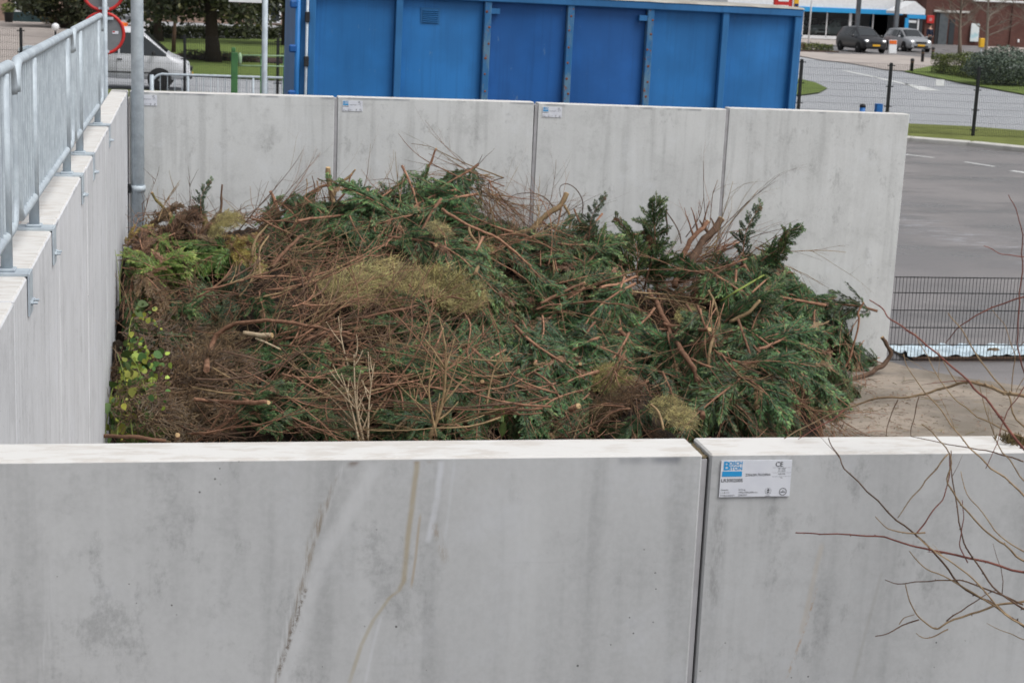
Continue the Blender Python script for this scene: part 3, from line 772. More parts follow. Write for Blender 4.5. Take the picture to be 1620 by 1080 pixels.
# plastic sheet and clods behind it
M['plast'] = mk('pale blue plastic sheet', (.62,.74,.80), (.50,.62,.70), 3, .22, spec=.6)
b = MB(); pa, pb = gz(1441, 573), gz(1600, 578); nx_, ny_ = 60, 12
for j in range(ny_+1):
    for i in range(nx_+1):
        u, w = i/nx_, j/ny_
        x = pa.x+1.75*u; y = .10+.62*w+.04*noise.noise((u*6, 2, 2))+(.08*u)
        z = .035+.035*noise.noise((u*14, w*3, 4))+(.055*math.exp(-((w-.12)/.10)**2))+.01*noise.noise((u*50, w*9, 1))
        b.v.append((x+.015*noise.noise((u*3, w*7, 8)), y, max(.012, z)))
for j in range(ny_):
    for i in range(nx_): b.face([j*(nx_+1)+i, j*(nx_+1)+i+1, (j+1)*(nx_+1)+i+1, (j+1)*(nx_+1)+i], 0, True)
o = b.build('plastic_sheet', M['plast']); tag(o, 'crumpled pale blue plastic sheet lying behind the low black mesh barrier', 'plastic sheet')
b = MB(); b.box((pa.x+.85, .10, .02), (1.6, .05, .04)); o = b.build('timber_batten', M['bark_d']); tag(o, 'dark batten lying along the front edge of the pale plastic sheet', 'batten')
for i, (px, py, r, lab) in enumerate(((1556, 568, .085, 'brown earth clod at the left on the pale plastic sheet'), (1583, 566, .075, 'rounded brown earth clod at the right on the pale plastic sheet'), (1572, 556, .06, 'small brown earth clod on top of the other two'))):
    p = at(px, py, .30+.1*(i == 2)); b = MB(); prof = 10
    for a in range(prof+1):
        th = math.pi*a/prof
        for c_ in range(14):
            ph = 6.2832*c_/14; d = Vector((math.sin(th)*math.cos(ph)*1.35, math.sin(th)*math.sin(ph), math.cos(th)*.75))
            b.v.append(tuple(d*(r*(1+.3*noise.noise(d*2.2+Vector((i*5, 0, 0)))))))
    for a in range(prof):
        for c_ in range(14): b.face([a*14+c_, a*14+(c_+1) % 14, (a+1)*14+(c_+1) % 14, (a+1)*14+c_], 0, True)
    o = b.build('earth_clod', M['mould'], None, p); tag(o, lab, 'clod')
M['postblue'] = mk('post blue', (.02,.15,.42), (.018,.12,.36), 8, .5)
# blue posts in the yard
for (px, py, rd, lab) in ((1365, 165, True, 'short dark-topped blue post just above the back wall'), (1390.5, 165, False, 'short square blue post just above the back wall')):
    p = at(px, py, 15.); o = empty('yard_post', (p.x, 15., 0), lab, 'post', 'short blue posts in the yard')
    b = MB()
    if rd:
        b.tube([(0, 0, 0), (0, 0, p.z-.06)], .055, 14); b.build('shaft', M['postblue'], o)
        MB().lathe([(.06, p.z-.06), (.06, p.z-.02), (.045, p.z), (.01, p.z+.01)], n=14).build('cap', M['plastic'], o)
    else:
        b.bbox((0, 0, p.z/2), (.13, .13, p.z), .008); b.build('shaft', M['postblue'], o); MB().bbox((0, 0, p.z+.004), (.14, .14, .008), .002).build('cap', M['postblue'], o)
# hoop railing and green gate on the left
hr = at(240, 118, 25.); o = empty('hoop_railing', (hr.x, 25., 0), 'galvanised hoop railing with vertical bars beyond the back wall', 'railing')
zt = at(300, 119, 25.).z; L = 4.6; b = MB()
b.tube(smooth([(0, 0, 0), (0, 0, zt-.3), (.06, 0, zt-.1), (.22, 0, zt), (.5, 0, zt), (L/2, 0, zt), (L, 0, zt)], 5), .03, 10); b.build('top_rail', M['galv'], o)
b = MB()
for k in range(1, int(L/.17)): b.tube([(.17*k+.03, 0, .12), (.17*k+.03, 0, zt-.02)], .009, 6, cap=False)
b.tube([(0, 0, .12), (L, 0, .12)], .02, 8); b.build('vertical_bars', M['galv'], o)
for x in (.0, .85, 2.4, 4.0): MB().tube([(x, .0, 0), (x, .0, zt-.02)], .026 if x else .05, 10).build('post', M['galv'], o)
M['green'] = mk('green paint', (.06,.165,.06), (.045,.13,.05), 5, .55); M['green_l'] = mk('pale green rail', (.30,.42,.28), (.22,.34,.2), 5, .6)
gp = at(371, 76, 23.5); o = empty('green_gate', (gp.x, 23.5, 0), 'green steel gate post with thin pale green bars', 'gate')
b = MB(); b.bbox((0, 0, gp.z/2-.05), (.155, .155, gp.z-.1), .01); b.bbox((-.02, 0, gp.z-.04), (.09, .1, .1), .01); b.build('gate_post', M['green'], o)
b = MB()
for py in (87.5, 104): b.tube([(.08, 0, at(380, py, 23.5).z), (1.6, 0, at(470, py+1.5, 23.5).z)], .015, 8)
b.build('bars', M['green_l'], o)
b = MB()
for px in (413, 449): x = at(px, 100, 23.5).x-gp.x; b.tube([(x, .02, .1), (x, .02, gp.z-.12)], .018, 8)
b.build('uprights', M['green'], o)
b = MB(); b.lathe([(.02, -.14), (.045, -.1), (.05, .03), (.02, .12)], (.125, -.02, at(378, 92, 23.5).z), 12); b.build('lantern', M['green_l'], o)

# ================================================================== THE BRUSH HEAP
SIL = [(204, 350), (240, 324), (280, 314), (330, 314), (400, 310), (470, 308), (520, 309), (580, 301), (640, 285), (690, 274), (760, 292), (800, 330), (850, 360),
       (900, 375), (960, 388), (1010, 410), (1060, 424), (1120, 428), (1180, 404), (1225, 388), (1270, 425), (1310, 480), (1350, 532), (1385, 578), (1412, 632)]
RY = -1.15
RX_, RZ_ = [], []
for px, py in SIL:
    p = at(px, py, RY); RX_.append(p.x); RZ_.append(max(0, p.z-.06))
RX_[0] = -.05
def ridge(x): return float(np.interp(x, RX_, RZ_))
TOE = [(-12, 3.5), (-7.5, 4.0), (-6, 4.9), (-4.5, 5.95), (-2.4, 6.88), (-1.2, 7.62), (-.3, 7.85), (.2, 7.85)]
def toe(y): return float(np.interp(y, [a for a, _ in TOE], [b for _, b in TOE]))
def hsurf(x, y):
    tx = toe(y); base = ridge(x*7.85/tx)
    if y > RY: g = 1-.22*((y-RY)/abs(RY))**1.5
    else: g = float(np.interp(-y, [1.15, 1.7, 2.6, 3.6, 4.6, 5.6, 6.6], [1, .93, .70, .50, .33, .16, 0]))
    h = base*g
    h += (.20*noise.noise((x*.9, y*.9, 3.1))+.80*(abs(noise.noise((x*1.3, y*1.3, 7.7)))-.19))*min(1, h/.5)*min(1, max(.15, (RY+.15-y)/.8))
    return max(h, -.05)
def hnorm(x, y):
    e = .08; return Vector((-(hsurf(x+e, y)-hsurf(x-e, y))/(2*e), -(hsurf(x, y+e)-hsurf(x, y-e))/(2*e), 1)).normalized()
def surf(px, py):
    d = ray(px, py); t0, t1 = 9.5/1, 19.5; t = t0
    while t < t1:
        p = CAM+d*t
        if p.y > -.03: break
        if p.z < hsurf(max(p.x, 0), p.y):
            a, c = t-.06, t
            for _ in range(7):
                m = (a+c)/2; p = CAM+d*m
                if p.z < hsurf(max(p.x, 0), p.y): c = m
                else: a = m
            return p
        t += .06
    t = min(t, (-.12-CAM.y)/d.y); return CAM+d*t
# core of the heap: brown litter, coloured extra dark to shade the gaps
b = MB(); nx_, ny_ = 190, 130
for j in range(ny_+1):
    for i in range(nx_+1):
        x = .005+7.9*i/nx_; y = -6.9+6.88*j/ny_
        z = hsurf(x, y)-.27
        n_ = noise.fractal((x*3.1, y*3.1, 2.2), 1., 2., 5)*.11+noise.noise((x*11, y*11, 5))*.05
        b.v.append((x, y, max(-.04, z+n_)))
for j in range(ny_):
    for i in range(nx_): b.face([j*(nx_+1)+i, j*(nx_+1)+i+1, (j+1)*(nx_+1)+i+1, (j+1)*(nx_+1)+i], 0, True)
o = b.build('brush_litter', M['litter']); tag(o, 'dark brown litter and fine debris inside the brush heap', 'litter', None, 'stuff')

def rv3(s=1.): return Vector((rnd.gauss(0, s), rnd.gauss(0, s), rnd.gauss(0, s)))
# ---- conifer bough meshes (x along the stem, z up)
def bough_mesh(seed, L=1.15, Wd=.40, droop=.30, mats=('con_d', 'con_m', 'con_l'), up=False, dens=1.):
    r = random.Random(seed); b = MB(); ks = r.uniform(-.3, .3); kz = r.uniform(-.12, .12)
    def stem(t): return Vector((L*t*(1-.14*t*t), ks*L*t*t+.03*math.sin(t*7+seed), .06*L*math.sin(t*2.4)-droop*L*t*t+kz*L*t*(1-t)))
    pts = [stem(i/9) for i in range(10)]
    b.tube(pts, [.0105*(1-.85*i/9)+.0015 for i in range(10)], 5, 3)
    ns = int(24*dens)
    for side in (-1, 1):
        for i in range(ns):
            t = .04+.94*(i+r.random()*1.1)/ns; t = min(t, .99); p0 = stem(t); tg = (stem(min(1, t+.02))-stem(t-.02)).normalized()
            if r.random() < .07: continue
            l = (Wd*min(1, .4+t/.3)*(1-t)**.6+.06)*r.uniform(.55, 1.25)
            an = R(r.uniform(32, 58))*(1-.4*t)
            sd = Vector((-tg.y, tg.x, 0)).normalized()*side; nrm = tg.cross(sd).normalized()*side
            el = r.gauss(.10, .36)
            d = (tg*math.cos(an)+sd*math.sin(an)*math.cos(el)+nrm*math.sin(an)*math.sin(el)).normalized()
            m = max(6, int(l/.0145)); p = p0.copy(); st = l/m; nn = (nrm+Vector((r.gauss(0, .28), r.gauss(0, .28), 0))).normalized()
            path = [p.copy()]; sag = r.uniform(.03, .12) if not up else r.uniform(-.03, .03); brown = r.random() < .05
            wob = Vector((r.gauss(0, .035), r.gauss(0, .035), r.gauss(0, .02)))
            for k in range(m):
                u = k/m
                d = (d+tg*.02+wob+Vector((0, 0, -sag))+Vector((r.gauss(0, .05), r.gauss(0, .05), r.gauss(0, .05)))).normalized()
                p = p+d*st; path.append(p.copy())
                sdv = nn.cross(d).normalized()
                for s2 in (-1, 1):
                    # a small flat spray: one short axis with three leaf tufts
                    ll = (.022+.072*(1-u)**.75*min(1, .45+u*3))*r.uniform(.65, 1.25)*(l/.3)**.35
                    a2 = R(r.uniform(22, 44))
                    dd = (d*math.cos(a2)+sdv*(s2*math.sin(a2))+nn*r.gauss(0, .16)+Vector((0, 0, -.20 if not up else 0))).normalized()
                    sh = u*.75+.25*(t > .85)
                    for q, (f, an3) in enumerate(((0, 0), (.28, .42), (.4, -.42))):
                        if q and ll < .03: continue
                        d3 = (dd*math.cos(an3)+nn.cross(dd)*math.sin(an3)+Vector((0, 0, r.gauss(-.05, .12)))).normalized()
                        mi = 0 if r.random() < .58-.52*sh else (1 if (sh < .60) or r.random() < .5 else 2)  # inner leaves darker, tips brighter: depth shading in colour, older growth too
                        if brown: mi = 4
                        n2 = (nn+Vector((r.gauss(0, .28), r.gauss(0, .28), r.gauss(0, .28)))); n2 = (n2-d3*n2.dot(d3)).normalized()
                        b.kite(p+dd*(ll*f), d3, n2, ll*(1 if q == 0 else .6), .0105*r.uniform(.7, 1.3), mi)
            b.tube(path[::4]+[path[-1]], .002, 3, 3, False)
            n2 = (nn-d*nn.dot(d)).normalized(); b.kite(p, d, n2, .04, .010, 2)
    me = b.mesh('foliage', [M[k] for k in mats]+[M['bark'], M['bro_l']]); me['ln'] = stem(1).x; return me
CONS = ('con_d', 'con_m', 'con_l'); BLU = ('blu_d', 'blu_m', 'blu_l'); BRI = ('bri_d', 'bri_m', 'bri_l'); GOL = ('gol_d', 'gol_m', 'gol_l'); BRO = ('bro_d', 'bro_m', 'bro_l')
BM = {'con': [bough_mesh(10+i, 1.0+.25*(i % 3), .36+.07*(i % 2), .20+.1*(i % 3), CONS) for i in range(6)],
      'blu': [bough_mesh(30+i, 1.0+.2*(i % 2), .38, .25+.12*i, BLU) for i in range(3)],
      'bri': [bough_mesh(40+i, .8+.1*i, .33, .3, BRI) for i in range(2)],
      'gol': [bough_mesh(50+i, .7, .32, .45, GOL) for i in range(2)],
      'bro': [bough_mesh(60+i, .95, .36, .3, BRO) for i in range(2)]}
BLAB = {'con': ('dark green conifer bough lying in the brush heap', 'dark green conifer boughs in the heap'),
        'blu': ('blue-green conifer bough lying in the brush heap', 'blue-green conifer boughs in the heap'),
        'bri': ('bright green conifer bough near the left end of the brush heap', 'bright green conifer boughs in the heap'),
        'gol': ('withered yellow-gold conifer bough in the upper left of the brush heap', 'withered golden boughs'),
        'bro': ('dead brown conifer bough lying in the brush heap', 'dead brown conifer boughs in the heap')}
def orient(P, d, n, sc=1.):
    d = d.normalized(); n = (n-d*n.dot(d)).normalized(); y = n.cross(d)
    return Matrix(((d.x*sc, y.x*sc, n.x*sc, P.x), (d.y*sc, y.y*sc, n.y*sc, P.y), (d.z*sc, y.z*sc, n.z*sc, P.z), (0, 0, 0, 1)))
TOCAM = -FW
NB = 0
def imgdir(deg):
    """a direction that reads as this angle in the picture (0 right, 90 up), lying in the heap's facing plane"""
    a = R(deg); return RT*math.cos(a)+UP*math.sin(a)
def clampx(P, d, L):
    # keep clear of the left and back walls
    e = P+d*L
    if e.x < .06: d = Vector((abs(d.x)*.4+.02, d.y, d.z)).normalized()
    if e.y > -.08: d = Vector((d.x, -abs(d.y)*.4-.02, d.z)).normalized()
    return d
def put_bough(kind, px, py, deg, sc=1., lift=.15, back=.5, label=None, mesh=None, jit=.25, deep=0., out=0.):
    """px,py is roughly the middle of the bough in the picture"""
    global NB
    P = surf(px, py); N = hnorm(P.x, P.y)
    me = mesh or rnd.choice(BM[kind])
    L = sc*1.0
    for tr in range(12):
        d = imgdir(deg+rnd.gauss(0, 14*tr)); d = d-N*d.dot(N)*.8; d.normalize()
        d = (d+N*lift*(1 if tr < 4 else .4)+rv3(jit*.5)).normalized(); d = clampx(P, d, L*.6)
        tip = P+d*(sc*max(.85, me['ln'])-L*back); e = tip-CAM; w = e.dot(FW); tx, ty = 810+FPX*e.dot(RT)/w, 540-FPX*e.dot(UP)/w
        if label or (ty > np.interp(tx, [a for a, _ in SIL], [b for _, b in SIL])-(26+6*(rnd.random() < .3)) and tx < 1384): break
    n = (N*.6+TOCAM*.45+Vector((0, 0, .35))+rv3(jit)).normalized()
    o = link('conifer_bough', me); Q = P-d*(L*back)-N*.09+TOCAM*(out+rnd.uniform(0, .16))
    Q.x = max(Q.x, .05); Q.z = max(Q.z, .02); Q.y = min(Q.y, -.08)
    o.matrix_world = orient(Q, d, n, sc)
    lb, gr = BLAB[kind]
    if label: tag(o, label, 'bough')
    else: tag(o, lb, 'bough', gr)
    NB += 1; return o
def region(kind, cx, cy, rx, ry, n, deg, spread=35, sc=(.85, 1.32), lift=.36, back=.48, **k):
    for _ in range(max(1, int(n*.665+.5))):
        while True:
            u, w = rnd.uniform(-1, 1), rnd.uniform(-1, 1)
            if u*u+w*w <= 1: break
        put_bough(kind, cx+rx*u, cy+ry*w, rnd.gauss(deg, spread), rnd.uniform(*sc), lift, back, **k)
# -- positions follow the photo's patches (centre, radii, count, direction)
region('con', 655, 355, 95, 55, 20, 200, 45); region('con', 600, 330, 60, 25, 7, 190, 30); region('con', 690, 300, 45, 12, 5, 20, 30)
region('con', 470, 355, 45, 38, 9, 270, 40, (.5, .8)); region('con', 735, 400, 60, 30, 9, 280, 60)
region('con', 905, 395, 60, 38, 13, 150, 45); region('con', 900, 440, 65, 28, 8, 0, 60); region('con', 950, 375, 30, 20, 6, 55, 20, (.6, .9))
region('con', 790, 470, 60, 38, 8, 230, 50, (.5, .8)); region('blu', 735, 520, 60, 40, 9, 240, 40, (.6, .9))
region('con', 930, 520, 95, 48, 18, 235, 35); region('con', 1010, 560, 50, 40, 8, 300, 30); region('blu', 860, 540, 60, 40, 9, 235, 25, (.7, 1.1))
region('con', 880, 590, 110, 40, 12, 250, 40); region('con', 850, 645, 70, 30, 8, 300, 40, (.5, .8)); region('con', 770, 560, 60, 40, 7, 250, 40, (.6, .8))
region('con', 1240, 490, 85, 55, 22, 340, 45); region('con', 1290, 560, 80, 50, 20, 325, 35); region('con', 1220, 430, 60, 22, 8, 40, 40, (.6, .85))
region('con', 1160, 560, 60, 70, 13, 280, 50); region('con', 1335, 578, 34, 30, 9, 300, 30, (.5, .75)); region('con', 1300, 620, 45, 25, 8, 290, 30, (.5, .75)); region('con', 1235, 640, 60, 28, 7, 290, 40, (.5, .75))
region('blu', 1130, 620, 60, 45, 9, 290, 40, (.6, .9)); region('con', 1170, 470, 50, 35, 6, 20, 60, (.6, .8))
region('blu', 355, 470, 45, 38, 9, 290, 30, (.55, .85)); region('bri', 300, 392, 55, 22, 7, 200, 50, (.6, .9)); region('bri', 250, 410, 25, 20, 3, 250, 40, (.5, .8))
region('con', 430, 600, 55, 22, 6, 20, 25, (.55, .8)); region('con', 640, 640, 60, 30, 9, 200, 40, (.55, .85)); region('blu', 560, 625, 50, 18, 4, 180, 30, (.5, .8))
region('con', 230, 500, 45, 45, 6, 250, 60, (.5, .75)); region('bro', 300, 455, 55, 40, 4, 250, 60, (.5, .8)); region('bri', 225, 400, 30, 30, 3, 260, 50, (.5, .7))
region('gol', 366, 385, 26, 18, 3, 250, 30, (.55, .75)); region('con', 430, 500, 30, 50, 5, 280, 40, (.5, .7)); region('bro', 240, 370, 40, 18, 3, 90, 40, (.5, .7))
region('con', 1000, 650, 40, 30, 3, 270, 40, (.4, .6)); region('bro', 960, 640, 45, 30, 3, 270, 40, (.5, .7)); region('con', 560, 380, 60, 20, 5, 200, 40, (.5, .8)); region('con', 700, 660, 50, 18, 3, 250, 40, (.4, .6))
region('bro', 330, 330, 120, 10, 5, 80, 40, (.4, .6), lift=.8); region('bri', 280, 345, 70, 12, 4, 90, 40, (.4, .6), lift=.8); region('con', 430, 325, 60, 10, 5, 70, 50, (.4, .6), lift=.6); region('gol', 250, 345, 40, 8, 2, 90, 40, (.35, .5), lift=.8)
region('con', 520, 345, 40, 20, 4, 250, 40, (.5, .7)); region('con', 330, 440, 60, 20, 4, 240, 50, (.5, .7)); region('con', 480, 560, 40, 30, 3, 240, 50, (.5, .7)); region('con', 680, 530, 30, 30, 4, 230, 40, (.5, .8)); region('con', 560, 600, 40, 14, 3, 20, 40, (.5, .7))
print('BOUGHS', NB)
region('con', 1278, 455, 25, 20, 5, 330, 30, (.5, .75)); region('con', 1322, 515, 20, 25, 5, 310, 25, (.5, .7)); region('con', 1358, 562, 16, 20, 5, 310, 25, (.4, .6))
region('con', 1050, 440, 40, 14, 5, 250, 40, (.4, .6)); region('con', 1100, 452, 30, 12, 3, 270, 40, (.4, .6))
# upright sprigs that stand out against the back wall
def sprig(px, py, tx, ty, mesh, sc, label, lean=0.):
    a = surf(px, py); b_ = Vector(at(tx, ty, a.y+lean)); d = b_-a; L = d.length
    o = link('conifer_bough', mesh); n = (TOCAM+rv3(.15)).normalized()
    o.matrix_world = orient(a, d, n, L/sc); tag(o, label, 'bough'); return o
UPR = [bough_mesh(70+i, 1.0, .23+.05*i, .06, CONS, True, .8) for i in range(2)]; THIN = bough_mesh(80, 1.0, .17, .10, BLU, True, .6)
sprig(1024, 455, 1030, 306, UPR[1], .95, 'upright feathery conifer sprig standing against the third back wall panel', .05); sprig(1012, 450, 1010, 335, UPR[0], .95, 'shorter upright conifer sprig left of the tallest feathery one'); sprig(1042, 460, 1050, 360, UPR[0], .95, 'upright conifer sprig between the tallest feathery one and the sawn trunk')
sprig(928, 380, 946, 298, THIN, .95, 'thin conifer sprig bending right above the middle of the heap', .05)
sprig(1170, 420, 1188, 310, THIN, .95, 'thin blue-green conifer sprig rising right of the sawn trunk'); sprig(316, 345, 322, 276, THIN, .95, 'thin dark conifer sprig rising at the upper left of the heap')
sprig(1205, 415, 1266, 350, UPR[1], .95, 'dense conifer bough leaning right at the upper right of the heap', -.1); sprig(1215, 425, 1255, 385, UPR[0], .8, 'dense low conifer bough at the upper right of the heap', -.15)
sprig(655, 295, 688, 268, UPR[0], .95, 'conifer tuft on the highest point of the heap')

# ---- bundles of long bare twigs
def bundle_mesh(seed, n=10, L=1.3, spread=.16, bend=.25, r0=.0085, bark='bark'):
    r = random.Random(seed); b = MB()
    def g(q): return Vector((r.gauss(0, q), r.gauss(0, q), r.gauss(0, q)))
    def grow(p, d, l, rr, lev, m):
        k = 8 if lev == 0 else 5; pts = [p.copy()]; bd = Vector((0, r.gauss(bend, .45), r.gauss(-.25, .4)))*(1 if lev == 0 else .7)
        for q in range(k):
            d = (d+bd/k+g(.085)).normalized(); p = p+d*(l/k); pts.append(p.copy())
        rads = [rr*(1-.72*q/k)*r.uniform(.9, 1.1) for q in range(k+1)]
        b.tube(pts, rads, 5 if lev == 0 else 3, m, lev == 0)
        if lev < 2:
            for _ in range(r.randint(2, 5) if lev == 0 else r.randint(1, 3)):
                q = r.randint(2, k-1); s0 = pts[q]; d2 = ((pts[q+1]-pts[q]).normalized()+g(.38)).normalized()
                grow(s0, d2, l*r.uniform(.22, .55), rads[q]*r.uniform(.5, .75), lev+1, m if r.random() < .7 else r.randint(0, 2))
    for i in range(n):
        l = L*r.uniform(.4, 1.1); a = r.gauss(0, spread); e = r.gauss(0, spread*.7)
        p = Vector((r.uniform(0, .35*L) if i % 3 else 0, r.gauss(0, .06), r.gauss(0, .04))); d = Vector((math.cos(a), math.sin(a), e)).normalized()
        grow(p, d, l, r0*r.uniform(.45, 1.25), 0, 0 if r.random() < .5 else (1 if r.random() < .55 else 2))
    return b.mesh('twigs', [M[bark], M['bark_d'], M['bark_o']])
TW = [bundle_mesh(100+i, 9, 1.2+.15*(i % 3), .15+.06*(i % 2), (.6, -.6, .3, .9)[i % 4], .0085) for i in range(8)]
TWF = [bundle_mesh(120+i, 8, .9, .36, (.4, -.5)[i % 2], .0048) for i in range(4)]
def put_bundle(px, py, deg, sc=1., lift=.05, meshes=TW, label=None, jit=.15, out=.04):
    P = surf(px, py); N = hnorm(P.x, P.y); d = imgdir(deg); d = d-N*d.dot(N)*.85; d = (d+N*lift+rv3(jit*.4)).normalized(); d = clampx(P, d, sc*.7)
    n = (N+TOCAM*.5+rv3(jit)).normalized(); o = link('twig_bundle', rnd.choice(meshes)); Q = P-d*(.6*sc)+N*out
    Q.x = max(Q.x, .05); Q.y = min(Q.y, -.08); Q.z = max(Q.z, .03); o.matrix_world = orient(Q, d, n, sc)
    if label: tag(o, label, 'twig bundle')
    else: tag(o, 'bundle of long bare red-brown twigs lying in the brush heap', 'twig bundle', 'bare twig bundles in the heap')
    return o
def tregion(cx, cy, rx, ry, n, deg, spread=14, sc=(.7, 1.1), **k):
    for _ in range(max(1, int(n*.56+.5))): put_bundle(cx+rnd.uniform(-rx, rx), cy+rnd.uniform(-ry, ry), rnd.gauss(deg, spread), rnd.uniform(*sc), **k)
tregion(500, 430, 80, 30, 11, 20, 14); tregion(470, 490, 70, 40, 8, 35, 14); tregion(560, 405, 70, 12, 3, 5, 12)
tregion(560, 545, 110, 22, 9, 30, 14); tregion(600, 590, 90, 25, 9, 25, 16); tregion(420, 650, 90, 20, 7, -8, 10); tregion(540, 660, 70, 18, 6, 10, 18)
tregion(740, 650, 50, 30, 8, 235, 18); tregion(660, 600, 30, 40, 4, 70, 20, (.6, .9)); tregion(740, 292, 45, 10, 4, 172, 8, (.5, .75), lift=-.05); tregion(800, 335, 30, 30, 7, 300, 25, (.5, .8)); tregion(600, 312, 30, 8, 2, 30, 8, (.5, .7))
tregion(800, 395, 60, 16, 7, 12, 12); tregion(870, 375, 25, 25, 5, 60, 20, (.5, .8)); tregion(1100, 440, 35, 35, 7, 250, 14, (.6, .9)); tregion(1150, 410, 30, 22, 6, 35, 12, (.6, .9))
tregion(1060, 500, 40, 35, 6, 290, 30, (.5, .9)); tregion(1200, 645, 50, 25, 6, 320, 20, (.6, .9)); tregion(1270, 660, 35, 18, 4, 330, 20, (.5, .8)); tregion(1110, 540, 40, 30, 4, 250, 30, (.5, .8))
tregion(535, 325, 20, 25, 4, 262, 12, (.45, .7)); tregion(440, 330, 40, 14, 4, 20, 30, (.5, .8)); tregion(270, 470, 50, 40, 5, 250, 50, (.5, .8)); tregion(385, 560, 30, 50, 4, 260, 40, (.5, .8)); tregion(930, 460, 60, 20, 4, 15, 14, (.6, .9)); tregion(1000, 640, 40, 30, 5, 290, 30, (.5, .8)); tregion(870, 660, 60, 15, 4, 200, 30, (.5, .8)); tregion(215, 420, 20, 40, 5, 100, 25, (.5, .8), meshes=TWF)
tregion(300, 335, 60, 10, 4, 80, 30, (.35, .6), meshes=TWF, out=0); tregion(830, 330, 40, 15, 4, 70, 30, (.4, .7), meshes=TWF); tregion(1100, 395, 20, 15, 3, 80, 15, (.5, .7), meshes=TWF); tregion(180, 640, 14, 40, 4, 95, 20, (.5, .8), meshes=TWF); tregion(1330, 640, 30, 20, 4, 340, 40, (.4, .6), meshes=TWF); tregion(770, 300, 30, 10, 1, 10, 40, (.35, .5), meshes=TWF)

# ---- single sawn branches
def branch(pxs, r0, r1, bark, label, out=.10, out1=None, cut0=False, cut1=True, side=(), name='sawn_branch', n=4, Yfix=None):
    r0 *= .78; r1 *= .78
    """pxs: points in the picture; the branch lies on / sticks out of the heap"""
    out1 = out if out1 is None else out1; pts = []
    for i, (px, py) in enumerate(pxs):
        if Yfix is not None: P = at(px, py, Yfix[i] if hasattr(Yfix, '__len__') else Yfix)
        else:
            P = surf(px, py); f = i/(len(pxs)-1); P = P+(CAM-P).normalized()*(out+.08+(out1-out)*f)
        pts.append(P)
    c = pts[0].copy(); pp = [p-c for p in smooth(pts, n)]; K = len(pp); b = MB()
    pp = [p+Vector((noise.noise(p*9+c), noise.noise(p*9+c+Vector((9, 0, 0))), noise.noise(p*9+c+Vector((0, 7, 0)))))*r0*.9 for p in pp]
    rad = [(r0+(r1-r0)*i/(K-1))*(1+.28*noise.noise(pp[i]*16+c)) for i in range(K)]
    b.tube(pp, rad, 9, 0, True)
    for (i, dr, l, rr) in side:
        i = int(i*(K-1)); d = imgdir(dr); d = (d+TOCAM*.15).normalized(); sp = [pp[i]]
        for k in range(5):
            d = (d+rv3(.09)).normalized(); sp.append(sp[-1]+d*l/5)
        b.tube(sp, [rr*(1-.7*k/5) for k in range(6)], 6, 0, True)
    o = b.build(name, M[bark], None, c); tag(o, label, 'branch')
    for end, fl in ((0, cut0), (K-1, cut1)):
        if fl:
            e = MB(); d = (pp[1]-pp[0]).normalized()*-1 if end == 0 else (pp[-1]-pp[-2]).normalized()
            d2 = (d+TOCAM*.35).normalized(); pr = [pp[end]-d*.004, pp[end]+d*.004]; e.tube(pr, [rad[end]*1.03, rad[end]*.98], 9); e.build('cut_end', M['cut'], o)
    return o
RS = -1.2
branch([(531, 372), (530, 340), (525, 305), (520, 268)], .042, .030, 'bark_o', 'stout tan sawn trunk standing upright at the upper left of the heap', Yfix=[-1.35, -1.3, -1.25, -1.2])
branch([(524, 320), (535, 295), (548, 284), (563, 270)], .022, .012, 'bark_o', 'forked tan branch leaning right from the upright sawn trunk', Yfix=-1.2); branch([(535, 318), (549, 300), (556, 275)], .014, .008, 'bark', 'thin stub between the upright trunk and its right fork', Yfix=-1.2)
branch([(526, 290), (505, 296), (480, 312), (462, 332)], .018, .011, 'bark', 'tan branch sloping left from the upright sawn trunk', Yfix=-1.22, cut1=False)
branch([(668, 290), (680, 262), (691, 236)], .02, .010, 'bark', 'short sawn stub pointing up from the highest point of the heap', Yfix=-1.15)
branch([(828, 405), (838, 372), (860, 343), (880, 328), (897, 307)], .040, .030, 'bark_o', 'thick curved olive-tan limb with a sawn end in the middle of the heap', Yfix=[-1.35, -1.25, -1.2, -1.15, -1.1])
branch([(893, 325), (903, 350), (896, 380)], .018, .010, 'bark_o', 'thin branch hanging from the curved olive-tan limb', Yfix=-1.15, cut1=False); branch([(888, 330), (880, 362), (868, 388)], .012, .007, 'bark_o', 'second thin branch hanging beside the curved olive-tan limb', Yfix=-1.15, cut1=False)
branch([(1080, 445), (1092, 412), (1115, 380), (1143, 345)], .062, .042, 'bark_d', 'thick dark sawn trunk leaning right by the last back wall joint', Yfix=[-1.3, -1.2, -1.1, -1.0], side=((.75, 130, .18, .02), (.9, 110, .12, .016), (.55, 20, .06, .02)))
branch([(1068, 455), (1078, 410), (1096, 375), (1122, 352)], .038, .025, 'bark', 'red-brown sawn trunk beside the thick dark one', Yfix=[-1.35, -1.25, -1.2, -1.1], side=((.8, 100, .25, .012), (.9, 80, .28, .010), (.7, 110, .3, .010)))
branch([(1056, 372), (1054, 345), (1055, 333)], .012, .009, 'bark_d', 'slim dark stick between the tallest sprig and the sawn trunks', Yfix=-1.2); branch([(1055, 335), (1072, 362), (1078, 385)], .008, .006, 'bark_d', 'thin bent dark twig hanging from the slim dark stick', Yfix=-1.2, cut1=False)
branch([(1112, 660), (1104, 600), (1085, 565), (1062, 530), (1048, 500), (1028, 462)], .030, .028, 'bark', 'long red-brown forked branch running down the right half of the heap', .16)
branch([(1050, 512), (1080, 518), (1124, 523)], .026, .022, 'bark', 'red-brown fork pointing right from the long branch', .17)
